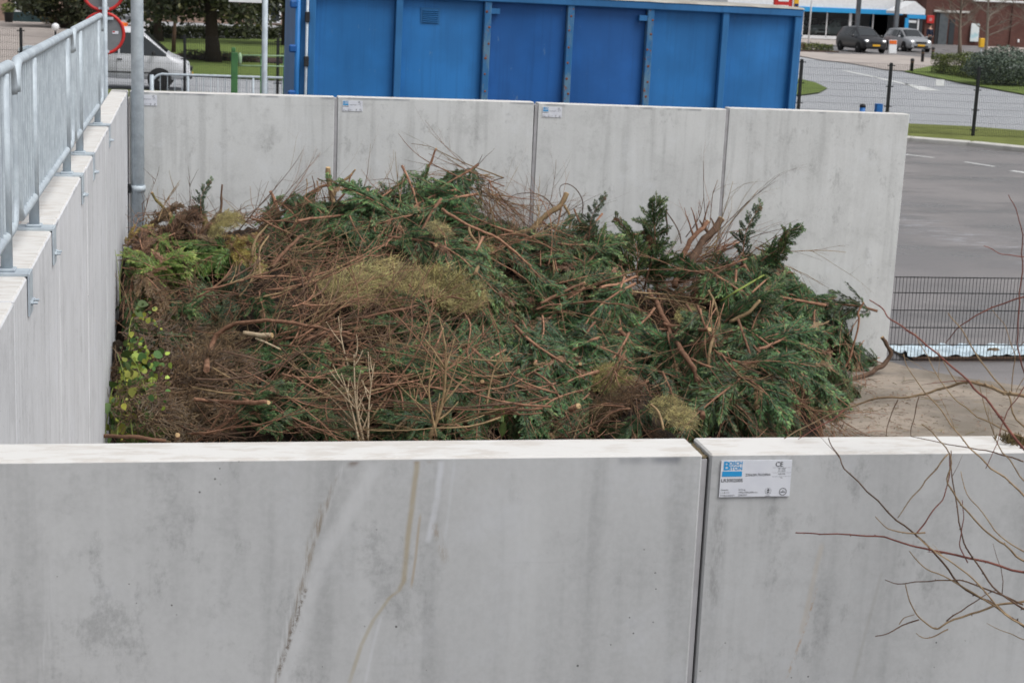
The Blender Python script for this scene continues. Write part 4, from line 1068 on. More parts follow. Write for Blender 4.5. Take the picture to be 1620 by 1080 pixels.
branch([(1122, 590), (1124, 545), (1136, 515), (1134, 490), (1121, 460)], .018, .015, 'bark_o', 'slender bent branch right of the long red-brown branch', .16)
branch([(326, 585), (332, 550), (356, 518), (400, 508), (450, 509), (520, 521), (560, 530)], .030, .012, 'bark', 'long arched brown branch across the left of the heap', .2, cut1=False)
branch([(560, 505), (640, 488), (700, 470), (735, 473)], .016, .008, 'bark', 'slender branch above the arched one, below the dry moss', .12, cut1=False)
branch([(480, 540), (540, 515), (600, 506), (680, 498)], .015, .008, 'bark', 'slender branch rising right across the twigs', .13, cut1=False)
branch([(386, 527), (406, 528), (430, 530)], .026, .025, 'bark_p', 'short pale log with a sawn end below the arched branch', .16); branch([(405, 535), (425, 543), (444, 552)], .013, .010, 'bark_p', 'thin pale stick below the short pale log', .15)
branch([(1340, 604), (1368, 594), (1390, 582), (1403, 572), (1408, 556), (1402, 543), (1394, 533)], .034, .026, 'bark_d', 'dark hooked branch with a sawn end at the right foot of the wall', Yfix=[-.85, -.7, -.6, -.54, -.5, -.47, -.45])
branch([(1330, 592), (1346, 562), (1358, 510), (1357, 495), (1366, 478)], .016, .012, 'bark', 'thin crooked stick standing up by the right edge of the heap', Yfix=-.75)
branch([(1357, 505), (1346, 522), (1340, 530)], .007, .004, 'bark', 'short side twig below the crooked stick', Yfix=-.75, cut1=False)
branch([(202, 425), (195, 400), (188, 365)], .026, .020, 'bark_d', 'dark stub leaning on the left wall', Yfix=[-1.2, -1.2, -1.15], cut1=False)
branch([(267, 340), (252, 322), (240, 305)], .020, .016, 'bark_m', 'mossy stick pointing up left beside the mast', Yfix=-1.0); branch([(292, 392), (280, 372), (272, 350), (268, 338)], .045, .038, 'bark_m', 'thick mossy stub right of the mast', Yfix=-1.25)
branch([(332, 365), (320, 345), (310, 328)], .042, .038, 'bark_m', 'thick mossy stub with an olive top above the golden bough', Yfix=-1.25, cut1=False); branch([(348, 345), (350, 320), (351, 293)], .018, .011, 'bark_d', 'slim dark stick standing up left of centre', Yfix=-1.1, cut1=False)
branch([(440, 335), (434, 318), (428, 301)], .024, .019, 'bark', 'short red-brown stub on the ridge', Yfix=-1.15, cut1=False)
branch([(306, 632), (340, 634), (380, 636), (424, 636)], .020, .018, 'bark', 'straight pinkish pole lying in the lower left of the heap', .2); branch([(148, 691), (180, 689), (220, 692), (262, 698)], .020, .016, 'bark', 'brown pole lying along the bottom left of the heap', .22, cut1=False)
branch([(700, 332), (745, 358), (790, 378), (840, 420)], .020, .012, 'bark', 'long thin branch sloping down right from the top of the heap', .16, cut0=True, cut1=False)
branch([(752, 432), (762, 400), (745, 372), (744, 358)], .020, .018, 'bark_o', 'forked tan stick with a pale sawn end in the upper middle', .14); branch([(760, 402), (775, 425), (785, 445)], .014, .010, 'bark_o', 'thin tan fork below the forked stick', .13, cut1=False)
branch([(855, 480), (890, 462), (925, 447)], .016, .015, 'bark', 'sawn stick pointing right in the middle of the heap', .18); branch([(950, 455), (985, 447), (1015, 433)], .017, .015, 'bark', 'sawn stick pointing at the upright sprigs', .18); branch([(848, 490), (868, 483), (888, 481)], .014, .013, 'bark', 'short sawn stick just below the one pointing right', .17)
branch([(1000, 462), (1050, 466), (1118, 474)], .010, .008, 'bark_o', 'thin straight twig lying across to the slender bent branch', .16, cut1=False); branch([(1020, 470), (1070, 476), (1116, 486)], .010, .007, 'bark_o', 'lower thin straight twig beside the other', .16)
branch([(1140, 476), (1180, 452), (1225, 427)], .012, .010, 'bark_g', 'green straight stem across the upper right of the heap', .2, cut1=False); branch([(1190, 462), (1212, 443), (1235, 426)], .011, .010, 'bark', 'brown sawn stick crossing near the green stem', .2)
branch([(1155, 508), (1185, 492), (1200, 476)], .022, .020, 'bark_o', 'short grey-tan sawn log in the right part of the heap', .2); branch([(1200, 552), (1225, 543), (1246, 532)], .016, .013, 'bark', 'brown stick in the right part of the heap', .2, cut1=False); branch([(1275, 520), (1295, 515), (1312, 508)], .015, .014, 'bark_o', 'small tan sawn stick near the right edge of the heap', .2)
branch([(790, 372), (830, 372), (880, 398)], .010, .007, 'bark', 'thin twig by the foot of the curved olive limb', .12, cut1=False); branch([(470, 350), (500, 345), (560, 338), (600, 322)], .016, .010, 'bark', 'long branch along the ridge left of the top', .14, cut1=False); branch([(590, 322), (620, 300), (640, 285)], .013, .008, 'bark', 'branch pointing up right to the top of the heap', .1, cut1=False)
branch([(398, 408), (404, 380), (420, 360), (432, 352)], .015, .010, 'bark_o', 'bent tan branch above the brown twig fan', .16, cut1=False); branch([(413, 440), (410, 400), (425, 372)], .013, .008, 'bark_o', 'second bent tan branch above the brown twig fan', .16, cut1=False); branch([(430, 425), (450, 398), (478, 373)], .022, .018, 'bark', 'brown sawn limb leaning right above the twig fan', .16)
branch([(1030, 640), (1042, 652), (1050, 680)], .014, .012, 'bark_o', 'short tan stub at the bottom right of centre', .15, cut0=True, cut1=False)
# pale cut ends that peep out of the greenery
for (px, py, r) in ((770, 430, .030), (915, 642, .034), (980, 521, .024), (690, 388, .02), (763, 603, .022), (470, 350, .022), (1298, 546, .02), (281, 688, .026), (918, 575, .02), (846, 575, .018)):
    r *= .72; P = surf(px, py); P = P+(CAM-P).normalized()*.16; d = (TOCAM+rv3(.4)).normalized(); b = MB()
    b.tube([d*-.35+Vector((0, 0, -.04)), Vector((0, 0, 0))], [r, r*.95], 10); o = b.build('sawn_branch', M['bark'], None, P); tag(o, 'butt of a branch with a pale sawn face peeping out of the brush heap', 'branch', 'sawn butts in the heap')
    e = MB(); e.tube([d*-.002, d*.004], [r*.98, r*.94], 10); e.build('cut_end', M['cut'], o)
# ---- bare dead stems with side twigs (pale weeds, whips)
def weed(px0, py0, px1, py1, r, bark, label, nside=7, out=.25, cur=.05, spread=22, ln=.4, Y=None):
    A = surf(px0, py0); A = A+(CAM-A).normalized()*out; A.z = max(A.z, .02)
    B = at(px1, py1, A.y+.05 if Y is None else Y); c = A.copy(); mid = (A+B)/2+rv3(cur)*.6; pts = smooth([A-c, mid-c, B-c], 6); K = len(pts); b = MB()
    b.tube(pts, [r*(1-.75*i/(K-1)) for i in range(K)], 6)
    for _ in range(nside):
        i = rnd.randint(2, K-2); d = (pts[i+1]-pts[i]).normalized(); sp = [pts[i]]; sd = imgdir(math.degrees(math.atan2(d.dot(UP), d.dot(RT)))+rnd.choice((-1, 1))*rnd.uniform(.5, 1.6)*spread); l = ln*rnd.uniform(.4, 1)*(1-.5*i/K)
        d = (sd+rv3(.15)).normalized()
        for k in range(5): d = (d+rv3(.08)+Vector((0, 0, .06))).normalized(); sp.append(sp[-1]+d*l/5)
        b.tube(sp, [r*.55*(1-.7*k/5) for k in range(6)], 4)
    o = b.build('dead_stem', M[bark], None, c); tag(o, label, 'stem'); return o
weed(575, 700, 560, 560, .013, 'bark_p', 'pale dry branching weed stem at the bottom centre', 9, ln=.45); weed(568, 698, 540, 590, .010, 'bark_p', 'pale dry weed stem left of the tallest pale one', 5); weed(582, 697, 592, 575, .010, 'bark_p', 'pale dry weed stem right of the tallest pale one', 6)
weed(552, 585, 535, 500, .009, 'bark_p', 'pale thin whip rising above the pale weeds', 2); weed(680, 692, 705, 545, .018, 'bark_o', 'tan branching stem standing in front of the heap right of centre', 8, ln=.5); weed(690, 690, 690, 560, .010, 'bark_o', 'thin tan stem close beside the branching tan one', 5)
weed(770, 640, 800, 545, .009, 'bark_o', 'thin bent tan stem in the centre of the heap', 3); weed(745, 560, 790, 500, .008, 'bark', 'brown bent stem in the centre of the heap', 3)
weed(610, 390, 640, 262, .008, 'bark', 'tall thin whip rising to the left of the top', 0, .1, .1, Y=-1.1); weed(640, 350, 625, 240, .006, 'bark_o', 'tall thin pale whip against the second back wall panel', 2, .1, .08, Y=-1.1); weed(735, 285, 763, 245, .007, 'bark_d', 'dark thin twig pointing up right from the top', 1, .05, .02, Y=-1.1)
weed(250, 350, 285, 285, .006, 'bark_o', 'thin whip in the upper left corner of the heap', 8, .05, .04, Y=-.9, ln=.3); weed(225, 350, 250, 275, .005, 'bark_d', 'thin bare twig right beside the mast', 6, .05, .04, Y=-.6, ln=.3); weed(300, 345, 300, 280, .005, 'bark_d', 'thin bare twig left of the dark sprig', 6, .05, .04, Y=-.9, ln=.3)
weed(1120, 385, 1113, 255, .005, 'bark_d', 'hair-thin whip rising above the sawn trunks', 1, .05, .05, Y=-.9); weed(1085, 375, 1112, 320, .006, 'bark', 'cluster of fine twigs above the red-brown trunk', 9, .05, .03, Y=-1.05, ln=.28, spread=14); weed(155, 640, 140, 560, .005, 'bark_d', 'thin dark twig against the left wall', 5, .1, .03, ln=.25); weed(110, 702, 83, 640, .005, 'bark_d', 'small dark twig standing at the foot of the left wall', 4, .0, .03, ln=.2)
weed(845, 380, 852, 295, .006, 'bark_o', 'thin twig by the second wall joint', 6, .05, .05, Y=-.9, ln=.3); weed(920, 395, 918, 330, .006, 'bark_d', 'dark thin twig left of the bending sprig', 4, .05, .05, Y=-.9, ln=.25); weed(190, 480, 182, 395, .006, 'bark_g', 'green stem leaning along the left wall', 1, .1, .03)
cw = smooth([at(x, y, -.9) for x, y in ((920, 345), (922, 320), (912, 300), (897, 291), (886, 296), (887, 312))], 5); b = MB(); b.tube([p-cw[0] for p in cw], [.006*(1-.5*i/len(cw)) for i in range(len(cw))], 5); tag(b.build('dead_stem', M['bark_d'], None, cw[0]), 'thin dark whip curled into a loop in front of the back wall', 'stem')
cw = smooth([at(x, y, -.85) for x, y in ((880, 340), (868, 318), (845, 306), (815, 308), (800, 320))], 5); b = MB(); b.tube([p-cw[0] for p in cw], [.006*(1-.5*i/len(cw)) for i in range(len(cw))], 5); tag(b.build('dead_stem', M['bark_d'], None, cw[0]), 'thin dark arching whip over the second wall joint', 'stem')

# ---- dry moss / grass clumps
def clump_mesh(seed, mats, n=900, rx=.30, ry=.22, rz=.10, l=.10, w=.0045):
    r = random.Random(seed); b = MB()
    for _ in range(n):
        th, q = r.uniform(0, 6.283), math.sqrt(r.random()); u, v = q*math.cos(th), q*math.sin(th); z = rz*(1-q*q)*(1+.5*noise.noise((u*3+seed, v*3, 0)))
        p = Vector((u*rx, v*ry, z*r.uniform(.4, 1.1))); a = r.gauss(.4, .9); d = Vector((math.cos(a), math.sin(a), r.gauss(.05, .35))).normalized(); bb = len(b.v); m = 0 if r.random() < .62 else 1; K = 3; pv_ = Vector((0, 0, 1)).cross(d).normalized()
        for k in range(K+1):
            ww = w*(1-k/(K+.6)); b.v += [tuple(p+pv_*ww), tuple(p-pv_*ww)]
            d = (d+Vector((r.gauss(0, .3), r.gauss(0, .3), r.gauss(-.18, .25)))).normalized(); p = p+d*(l/K)*r.uniform(.6, 1.3)
        for k in range(K): b.face([bb+2*k, bb+2*k+1, bb+2*k+3, bb+2*k+2], m)
    return b.mesh('strands', mats)
MO = [clump_mesh(200+i, [M['moss'], M['moss2'], ], 520, .38, .28, .06, .20, .0055) for i in range(3)]; MU = [clump_mesh(210+i, [M['mould'], M['mould2'], ], 420, .36, .30, .08, .17, .0055) for i in range(3)]
def put_clump(ms, px, py, sc, lab, grp, out=.03):
    P = surf(px, py); N = hnorm(P.x, P.y); P = P+N*out; d = (RT+rv3(.3)); o = link('moss_clump' if ms is MO else 'litter_clump', rnd.choice(ms)); n = (N+TOCAM*.3+rv3(.12)).normalized()
    P.x = max(P.x, .2); o.matrix_world = orient(P, d-n*d.dot(n), n, sc); tag(o, lab, 'clump', grp); return o
ML = 'clump of dry yellow-olive moss on the brush heap'; MG = 'dry moss clumps'; UL = 'matted clump of brown rotting litter in the lower left of the heap'; UG = 'brown litter clumps'
for (px, py, sc) in ((550, 455, .5), (585, 446, .62), (620, 442, .6), (655, 452, .55), (698, 456, .6), (732, 466, .5), (602, 466, .6), (645, 474, .5), (690, 478, .45), (556, 474, .4), (742, 480, .35), (622, 487, .35), (520, 462, .3),
                     (960, 603, .42), (985, 618, .38), (1055, 652, .4), (1078, 668, .36), (1090, 505, .35), (690, 370, .3), (760, 400, .3)):
    put_clump(MO, px, py, sc, ML, MG, .05)
for (px, py, sc) in ((240, 560, .9), (280, 575, .9), (320, 565, .8), (250, 600, .9), (300, 610, .9), (340, 600, .8), (220, 620, .8), (270, 635, .8), (230, 650, .7), (320, 540, .7), (270, 540, .7), (350, 560, .7), (300, 655, .7), (370, 590, .6), (200, 600, .6), (260, 670, .7), (340, 660, .6), (985, 640, .4), (960, 655, .4)):
    put_clump(MU, px, py, sc, UL if px < 500 else 'matted clump of brown rotting litter at the lower right of centre', UG if px < 500 else 'brown litter clumps right of centre', .06)
tregion(640, 470, 90, 16, 4, 15, 14, (.5, .8), meshes=TWF, out=.16); tregion(600, 500, 80, 10, 4, 20, 10, (.6, .9), out=.14); tregion(250, 600, 70, 50, 5, 60, 60, (.4, .7), meshes=TWF, out=.16)
region('con', 700, 482, 40, 8, 2, 250, 30, (.4, .55)); region('con', 560, 492, 30, 8, 2, 260, 40, (.35, .5)); region('bri', 205, 640, 50, 45, 6, 80, 60, (.35, .5)); region('con', 200, 560, 35, 60, 5, 250, 60, (.45, .65)); region('bri', 180, 560, 20, 40, 3, 80, 50, (.4, .5)); region('con', 215, 450, 30, 40, 4, 250, 60, (.5, .7)); region('bro', 320, 620, 50, 30, 3, 200, 60, (.35, .5))
region('con', 470, 560, 60, 35, 5, 250, 50, (.45, .65), out=.16); region('con', 440, 598, 60, 14, 4, 15, 25, (.5, .7), out=.16); region('blu', 360, 480, 40, 30, 4, 280, 30, (.5, .75), out=.14); region('con', 640, 628, 60, 20, 5, 200, 40, (.5, .75), out=.16)
region('con', 410, 645, 50, 20, 3, 10, 40, (.4, .6), out=.12); region('con', 720, 545, 50, 40, 5, 240, 40, (.55, .85), out=.16); region('con', 520, 650, 40, 20, 3, 180, 50, (.4, .6), out=.12); region('con', 560, 350, 40, 25, 4, 220, 50, (.5, .75), out=.12); region('con', 780, 590, 60, 40, 5, 250, 40, (.55, .8), out=.14)
# golden clump
for (px, py, sc) in ((366, 372, .30), (380, 378, .24), (362, 390, .26)): put_clump(MO, px, py, sc, 'yellow tuft of fine withered foliage at the upper left of the heap', 'yellow tufts', .2)
# ---- leafy bramble by the left wall
def leaf_into(b, p, d, n, l, w, m):
    y = n.cross(d); bb = len(b.v); pr = [(0, 0), (.12, .36), (.38, .5), (.68, .42), (.9, .16), (1, 0)]
    b.v += [tuple(p+d*(l*t)+y*(w*h)+n*(.28*w*h-.25*l*t*t)) for t, h in pr]+[tuple(p+d*(l*t)-y*(w*h)+n*(.28*w*h-.25*l*t*t)) for t, h in pr[1:-1][::-1]]; b.face(list(range(bb, bb+len(pr)*2-2)), m, True)
for i, (x0, y0, x1, y1) in enumerate(((210, 690, 178, 560), (240, 650, 195, 555), (165, 700, 168, 600), (230, 620, 185, 590), (185, 690, 205, 620), (200, 560, 215, 500))):
    A = surf(x0, y0); A = A+(CAM-A).normalized()*.12; Bp = surf(x1, y1); Bp = Bp+(CAM-Bp).normalized()*.22; Bp.x = max(Bp.x, .06)
    rt = empty('bramble', A, 'leafy bramble shoot with round yellow-green leaves beside the left wall', 'bramble', 'bramble shoots'); pts = smooth([Vector((0, 0, 0)), (Bp-A)*.5+Vector((0, -.05, .12)), Bp-A], 7); b = MB(); b.tube(pts, .0045, 5); b.build('stem', M['bark_g'], rt); b = MB()
    for k in range(60):
        p = pts[rnd.randint(2, len(pts)-1)]+Vector((abs(rnd.gauss(0, .10)), rnd.gauss(-.04, .08), rnd.gauss(0, .08))); d = (rv3(.6)+Vector((.1, -.1, -.35))).normalized(); n = (TOCAM+Vector((0, 0, .3))+rv3(.45)).normalized(); n = (n-d*n.dot(d)).normalized(); l = rnd.uniform(.02, .06) if rnd.random() < .88 else .085; leaf_into(b, p, d, n, l, l*.8, 0 if rnd.random() < .5 else 1)
    b.build('leaves', [M['brl'], M['brl2']], rt)
P = surf(795, 655); P = P+(CAM-P).normalized()*.2; rt = empty('leafy_shoot', P, 'small shoot with broad green leaves at the bottom centre', 'shoot'); b = MB(); b.tube([(0, 0, -.2), (.01, 0, 0), (0, 0, .1)], .005, 5); b.build('stem', M['bark_g'], rt); b = MB()
for k in range(7):
    d = (rv3(.4)+Vector((0, 0, -.6))).normalized(); n = (TOCAM+rv3(.3)); n = (n-d*n.dot(d)).normalized(); leaf_into(b, Vector((rnd.uniform(-.05, .05), 0, rnd.uniform(-.1, .1))), d, n, .13, .06, 1)
b.build('leaves', [M['brl'], M['brl2']], rt)
# ---- fine twigs and needles nobody could count
b = MB()
for _ in range(2800):
    x = rnd.uniform(.05, 7.8); y = rnd.uniform(-5.6, -.1); h = hsurf(x, y)
    if h < .03: continue
    N = hnorm(x, y); p = Vector((x, y, h-.08)); d = rv3(); d = (d-N*d.dot(N)*.75).normalized(); l = rnd.uniform(.12, .5); q = p+d*l*.5+N*rnd.uniform(.0, .07)+rv3(.02); e = q+(d+rv3(.25)).normalized()*l*.5
    if min(e.x, q.x) < .02 or max(e.y, q.y) > -.04: continue
    r = rnd.uniform(.0018, .0048); b.tube([p, q, e], [r, r*.8, r*.4], 3, 0 if rnd.random() < .5 else (1 if rnd.random() < .5 else 2), False)
for _ in range(5000):
    x = rnd.uniform(.05, 7.8); y = rnd.uniform(-5.6, -.1); h = hsurf(x, y)
    if h < .03: continue
    N = hnorm(x, y); d = rv3(); d = (d-N*d.dot(N)*.6).normalized(); n = (N+rv3(.5)); n = (n-d*n.dot(d)).normalized(); b.kite(Vector((x, y, h-.16+rnd.uniform(0, .08))), d, n, rnd.uniform(.03, .08), .012, rnd.choice((3, 3, 4, 1)))
o = b.build('fine_twigs', [M['bark'], M['bark_d'], M['bark_o'], M['con_d'], M['bro_m']]); tag(o, 'loose fine twigs and needles scattered all over the brush heap', 'twigs', None, 'stuff')
b = MB()
for _ in range(2200):
    t = rnd.random(); px = rnd.uniform(1290, 1620); py = 600+(rnd.random()**1.0)*95
    if rnd.random() > math.exp(-(max(0, px-1340)/90))*(.4+.9*max(0, noise.noise((px*.012, py*.03, 2))+.3))+.03: continue
    p = gz(px, py, .012); 
    if p.y > -.05 and p.x < 8.0: continue
    d = Vector((rnd.gauss(0, 1), rnd.gauss(0, 1), .03)).normalized(); l = rnd.uniform(.015, .06) if rnd.random() < .85 else rnd.uniform(.08, .22)
    b.tube([p, p+d*l*.5+Vector((0, 0, .006)), p+d*l+rv3(.008)], rnd.uniform(.001, .003), 3, rnd.randint(0, 2), False)
o = b.build('ground_litter', [M['bark'], M['bark_d'], M['moss2']]); tag(o, 'scattered twig bits on the bay floor right of the heap', 'twigs', None, 'stuff')

# ================================================================== BARE SHRUB IN THE FOREGROUND
SHX = empty('bare_shrub', (3.75, -13.75, 0), 'bare shrub with red-brown twigs at the right in front of the labelled wall panel', 'shrub')
def twig(pts, r0, r1, m, Y=-12.95, Y1=None, side=0, parent=None, buds=True):
    Y1 = Y if Y1 is None else Y1; n = len(pts)-1; r0 *= .72; r1 *= .72
    P = [at(x, y, Y+(Y1-Y)*i/n)-Vector(SHX.location) for i, (x, y) in enumerate(pts)]
    pp = smooth(P, 5); K = len(pp); b = MB()
    pp = [p+Vector((noise.noise(p*21), noise.noise(p*21+Vector((5, 0, 0))), noise.noise(p*21+Vector((0, 5, 0)))))*.006 for p in pp]
    rad = [r0+(r1-r0)*i/(K-1) for i in range(K)]
    b.tube(pp, rad, 6, 0)
    if buds:
        for i in range(2, K-1):
            if rnd.random() < .75:
                d = ((pp[i+1]-pp[i]).normalized()+rv3(.6)).normalized(); b.tube([pp[i], pp[i]+d*rad[i]*1.7, pp[i]+d*rad[i]*2.7], [rad[i]*.65, rad[i]*.6, rad[i]*.15], 5, 0)
    for _ in range(side):
        i = rnd.randint(2, K-3); d = (pp[i+1]-pp[i]).normalized(); d = (d+RT*rnd.gauss(0, .6)+UP*rnd.gauss(0, .6)).normalized(); sp = [pp[i]]; l = rnd.uniform(.04, .14)
        for k in range(4): d = (d+rv3(.12)).normalized(); sp.append(sp[-1]+d*l/4)
        b.tube(sp, [rad[i]*.5*(1-.6*k/4) for k in range(5)], 5, 0)
    b.build('branch', M[m], SHX)
# pts run from the thick end (right, outside the picture) to the tip
twig([(1720, 935), (1620, 905), (1530, 882), (1480, 870), (1440, 860), (1372, 845), (1310, 845), (1258, 842)], .0052, .0022, 'twig_r', -12.95, -12.78, 1)
twig([(1700, 1045), (1620, 990), (1575, 960), (1520, 925), (1470, 865), (1420, 822), (1345, 750), (1322, 715), (1312, 692)], .0055, .0018, 'bark_d', -12.95, -12.75, 1)
twig([(1450, 843), (1467, 820), (1490, 790), (1503, 750), (1503, 716)], .0030, .0015, 'twig_r', -12.85); twig([(1462, 843), (1430, 842), (1405, 836), (1385, 818)], .0032, .0016, 'twig_t', -12.85)
twig([(1700, 1010), (1620, 962), (1580, 935), (1545, 890), (1522, 850), (1512, 790), (1505, 735), (1503, 712)], .0045, .0018, 'bark_d', -12.98, -12.82, 2)
twig([(1620, 888), (1580, 855), (1540, 820), (1500, 765), (1505, 725), (1480, 690), (1460, 670)], .0042, .0020, 'twig_t', -12.9, -12.9); twig([(1500, 717), (1465, 760), (1440, 790), (1420, 818)], .0030, .0015, 'twig_t', -12.85)
twig([(1720, 940), (1620, 950), (1560, 963), (1500, 985), (1480, 994), (1455, 978), (1440, 955), (1432, 925)], .0048, .0018, 'twig_t', -12.95, -12.85)
twig([(1620, 955), (1570, 935), (1530, 920), (1500, 917), (1450, 921), (1420, 923), (1398, 916)], .0035, .0015, 'bark_d', -12.95, -12.85); twig([(1455, 980), (1425, 994), (1400, 1004), (1385, 1006)], .0028, .0014, 'bark_d', -12.86); twig([(1500, 995), (1475, 1008), (1462, 1010), (1450, 1002)], .0026, .0013, 'twig_t', -12.86)
twig([(1424, 990), (1432, 978), (1447, 972)], .002, .0012, 'twig_t', -12.86); twig([(1497, 983), (1525, 962), (1550, 948), (1575, 935)], .0028, .0014, 'bark_d', -12.9); twig([(1600, 975), (1550, 945), (1500, 915), (1460, 895), (1438, 870)], .0036, .0016, 'twig_t', -12.95, -12.85)
twig([(1660, 1010), (1590, 970), (1540, 915), (1490, 880), (1450, 850)], .004, .0022, 'twig_t', -12.97, -12.9, 1); twig([(1660, 885), (1600, 862), (1560, 820), (1530, 780), (1520, 745)], .003, .0014, 'twig_t', -13.0, -12.9, 1); twig([(1530, 890), (1520, 860), (1524, 820), (1522, 790)], .0024, .0012, 'twig_r', -12.9)
twig([(1700, 790), (1640, 735), (1590, 672), (1565, 640), (1520, 592), (1455, 536), (1410, 505), (1395, 487), (1375, 474)], .0058, .0020, 'twig_r', -12.95, -12.7, 2)
twig([(1680, 455), (1620, 470), (1570, 487), (1530, 505), (1510, 525), (1497, 542)], .0034, .0015, 'twig_r', -12.8, -12.7); twig([(1680, 740), (1610, 662), (1590, 620), (1550, 570), (1520, 520), (1500, 495)], .0040, .0018, 'twig_t', -12.9, -12.7)
twig([(1720, 640), (1620, 626), (1580, 618), (1530, 605), (1500, 612), (1450, 626), (1390, 630), (1350, 642), (1300, 660), (1240, 692)], .0075, .0022, 'twig_t', -12.95, -12.5, 2)
twig([(1345, 644), (1310, 668), (1285, 682), (1262, 694)], .003, .0012, 'twig_r', -12.5); twig([(1420, 630), (1410, 655), (1402, 690)], .0024, .0012, 'bark_d', -12.6); twig([(1455, 626), (1445, 660), (1440, 690)], .0022, .0011, 'bark_d', -12.6)
twig([(1640, 700), (1570, 670), (1520, 640), (1490, 605), (1470, 570), (1448, 525)], .003, .0012, 'twig_t', -12.9, -12.7, 2); twig([(1660, 820), (1600, 765), (1550, 725), (1520, 690), (1480, 640), (1440, 590), (1430, 560)], .004, .0014, 'twig_t', -12.95, -12.75, 2)
twig([(1640, 640), (1612, 560), (1612, 480), (1618, 400), (1610, 340), (1598, 308)], .003, .0014, 'twig_r', -12.8); twig([(1680, 412), (1620, 405), (1580, 399), (1556, 388)], .0024, .0013, 'twig_r', -12.8); twig([(1680, 520), (1640, 528), (1600, 560)], .0024, .0012, 'bark_d', -12.8); twig([(1600, 620), (1605, 560), (1590, 520), (1570, 490)], .002, .001, 'twig_t', -12.8)
twig([(1620, 730), (1560, 712), (1500, 702), (1440, 690)], .003, .0013, 'bark_d', -12.75, -12.6); twig([(1640, 590), (1600, 640), (1580, 690), (1560, 740)], .0022, .0012, 'twig_r', -12.9); twig([(1660, 560), (1620, 600), (1602, 632)], .002, .001, 'twig_t', -12.85); twig([(1620, 760), (1580, 700), (1555, 640), (1550, 600)], .0026, .0012, 'twig_t', -12.9, -12.8, 2); twig([(1620, 1010), (1590, 1000), (1560, 985)], .002, .001, 'twig_t', -12.95)
# main stems from the ground, outside the picture
for i, (x1, z1, r) in enumerate(((4.02, 2.62, .016), (4.1, 2.9, .018), (4.0, 2.2, .014), (4.15, 2.45, .015))):
    b = MB(); b.tube(smooth([Vector((.0, 0, 0)), Vector((.25+.05*i, .2, z1*.5)), Vector((x1-3.75, .78, z1))], 6), [r*(1-.6*k/12) for k in range(13)], 8); b.build('stem', M['twig_t'], SHX)
# moss tuft on the wall top at the right edge
p = at(1612, 692, -12.54); b = MB()
for _ in range(260):
    d = Vector((rnd.gauss(0, .5), rnd.gauss(0, .5), abs(rnd.gauss(.6, .4)))).normalized(); q = Vector((rnd.gauss(0, .022), rnd.gauss(0, .018), 0)); n = d.orthogonal(); b.kite(q, d, n, rnd.uniform(.012, .03), .005, 0 if rnd.random() < .6 else 1)
o = b.build('moss_tuft', [M['moss2'], M['dirt']], None, (p.x, p.y, H)); tag(o, 'small olive moss tuft on top of the front wall at the right picture edge', 'moss')

# ================================================================== VEHICLES
def carpaint(name, c, metal=.0, rough=.36):
    t = NT(name, rough, metal, .5); t.color(t.mix(t.rng(t.noise(t.coord(), 3., 3.), .3, .7), mul(c, .92), c))
    t.b.inputs['Coat Weight'].default_value = .22; t.b.inputs['Coat Roughness'].default_value = .08; return t.m
M['p_dark'] = carpaint('dark grey car paint', (.014,.015,.018)); M['p_silver'] = carpaint('silver car paint', (.36,.37,.385), .35); M['p_white'] = carpaint('white van paint', (.54,.55,.58)); M['p_mint'] = carpaint('pale mint car paint', (.55,.62,.58))
def wheel(parent, x, y, r, w):
    o = MB().lathe([(r*.62, -w/2), (r*.93, -w/2), (r, -w*.3), (r, w*.3), (r*.93, w/2), (r*.62, w/2)], (0, 0, 0), 24, 0, 'Y').build('wheel', M['tyre'], parent, (x, y, r))
    b = MB(); sg = 1 if y > 0 else -1; b.lathe([(r*.60, 0), (r*.60, sg*.012)], (0, sg*w*.36, 0), 20, 0, 'Y', False)
    b.build('wheel_well', M['plastic'], o); b = MB()
    b.lathe([(r*.14, 0), (r*.12, sg*.03)], (0, sg*w*.40, 0), 12, 0, 'Y')
    for k in range(5):
        a = 6.2832*k/5; b.box((math.cos(a)*r*.34, sg*w*.41, math.sin(a)*r*.34), (r*.5, .02, r*.17), 0, Matrix.Rotation(-a, 3, 'Y'))
    b.tube([(math.cos(6.2832*k/24)*r*.59, sg*w*.42, math.sin(6.2832*k/24)*r*.59) for k in range(25)], r*.05, 6, cap=False)
    b.build('rim', M['rim'], o)
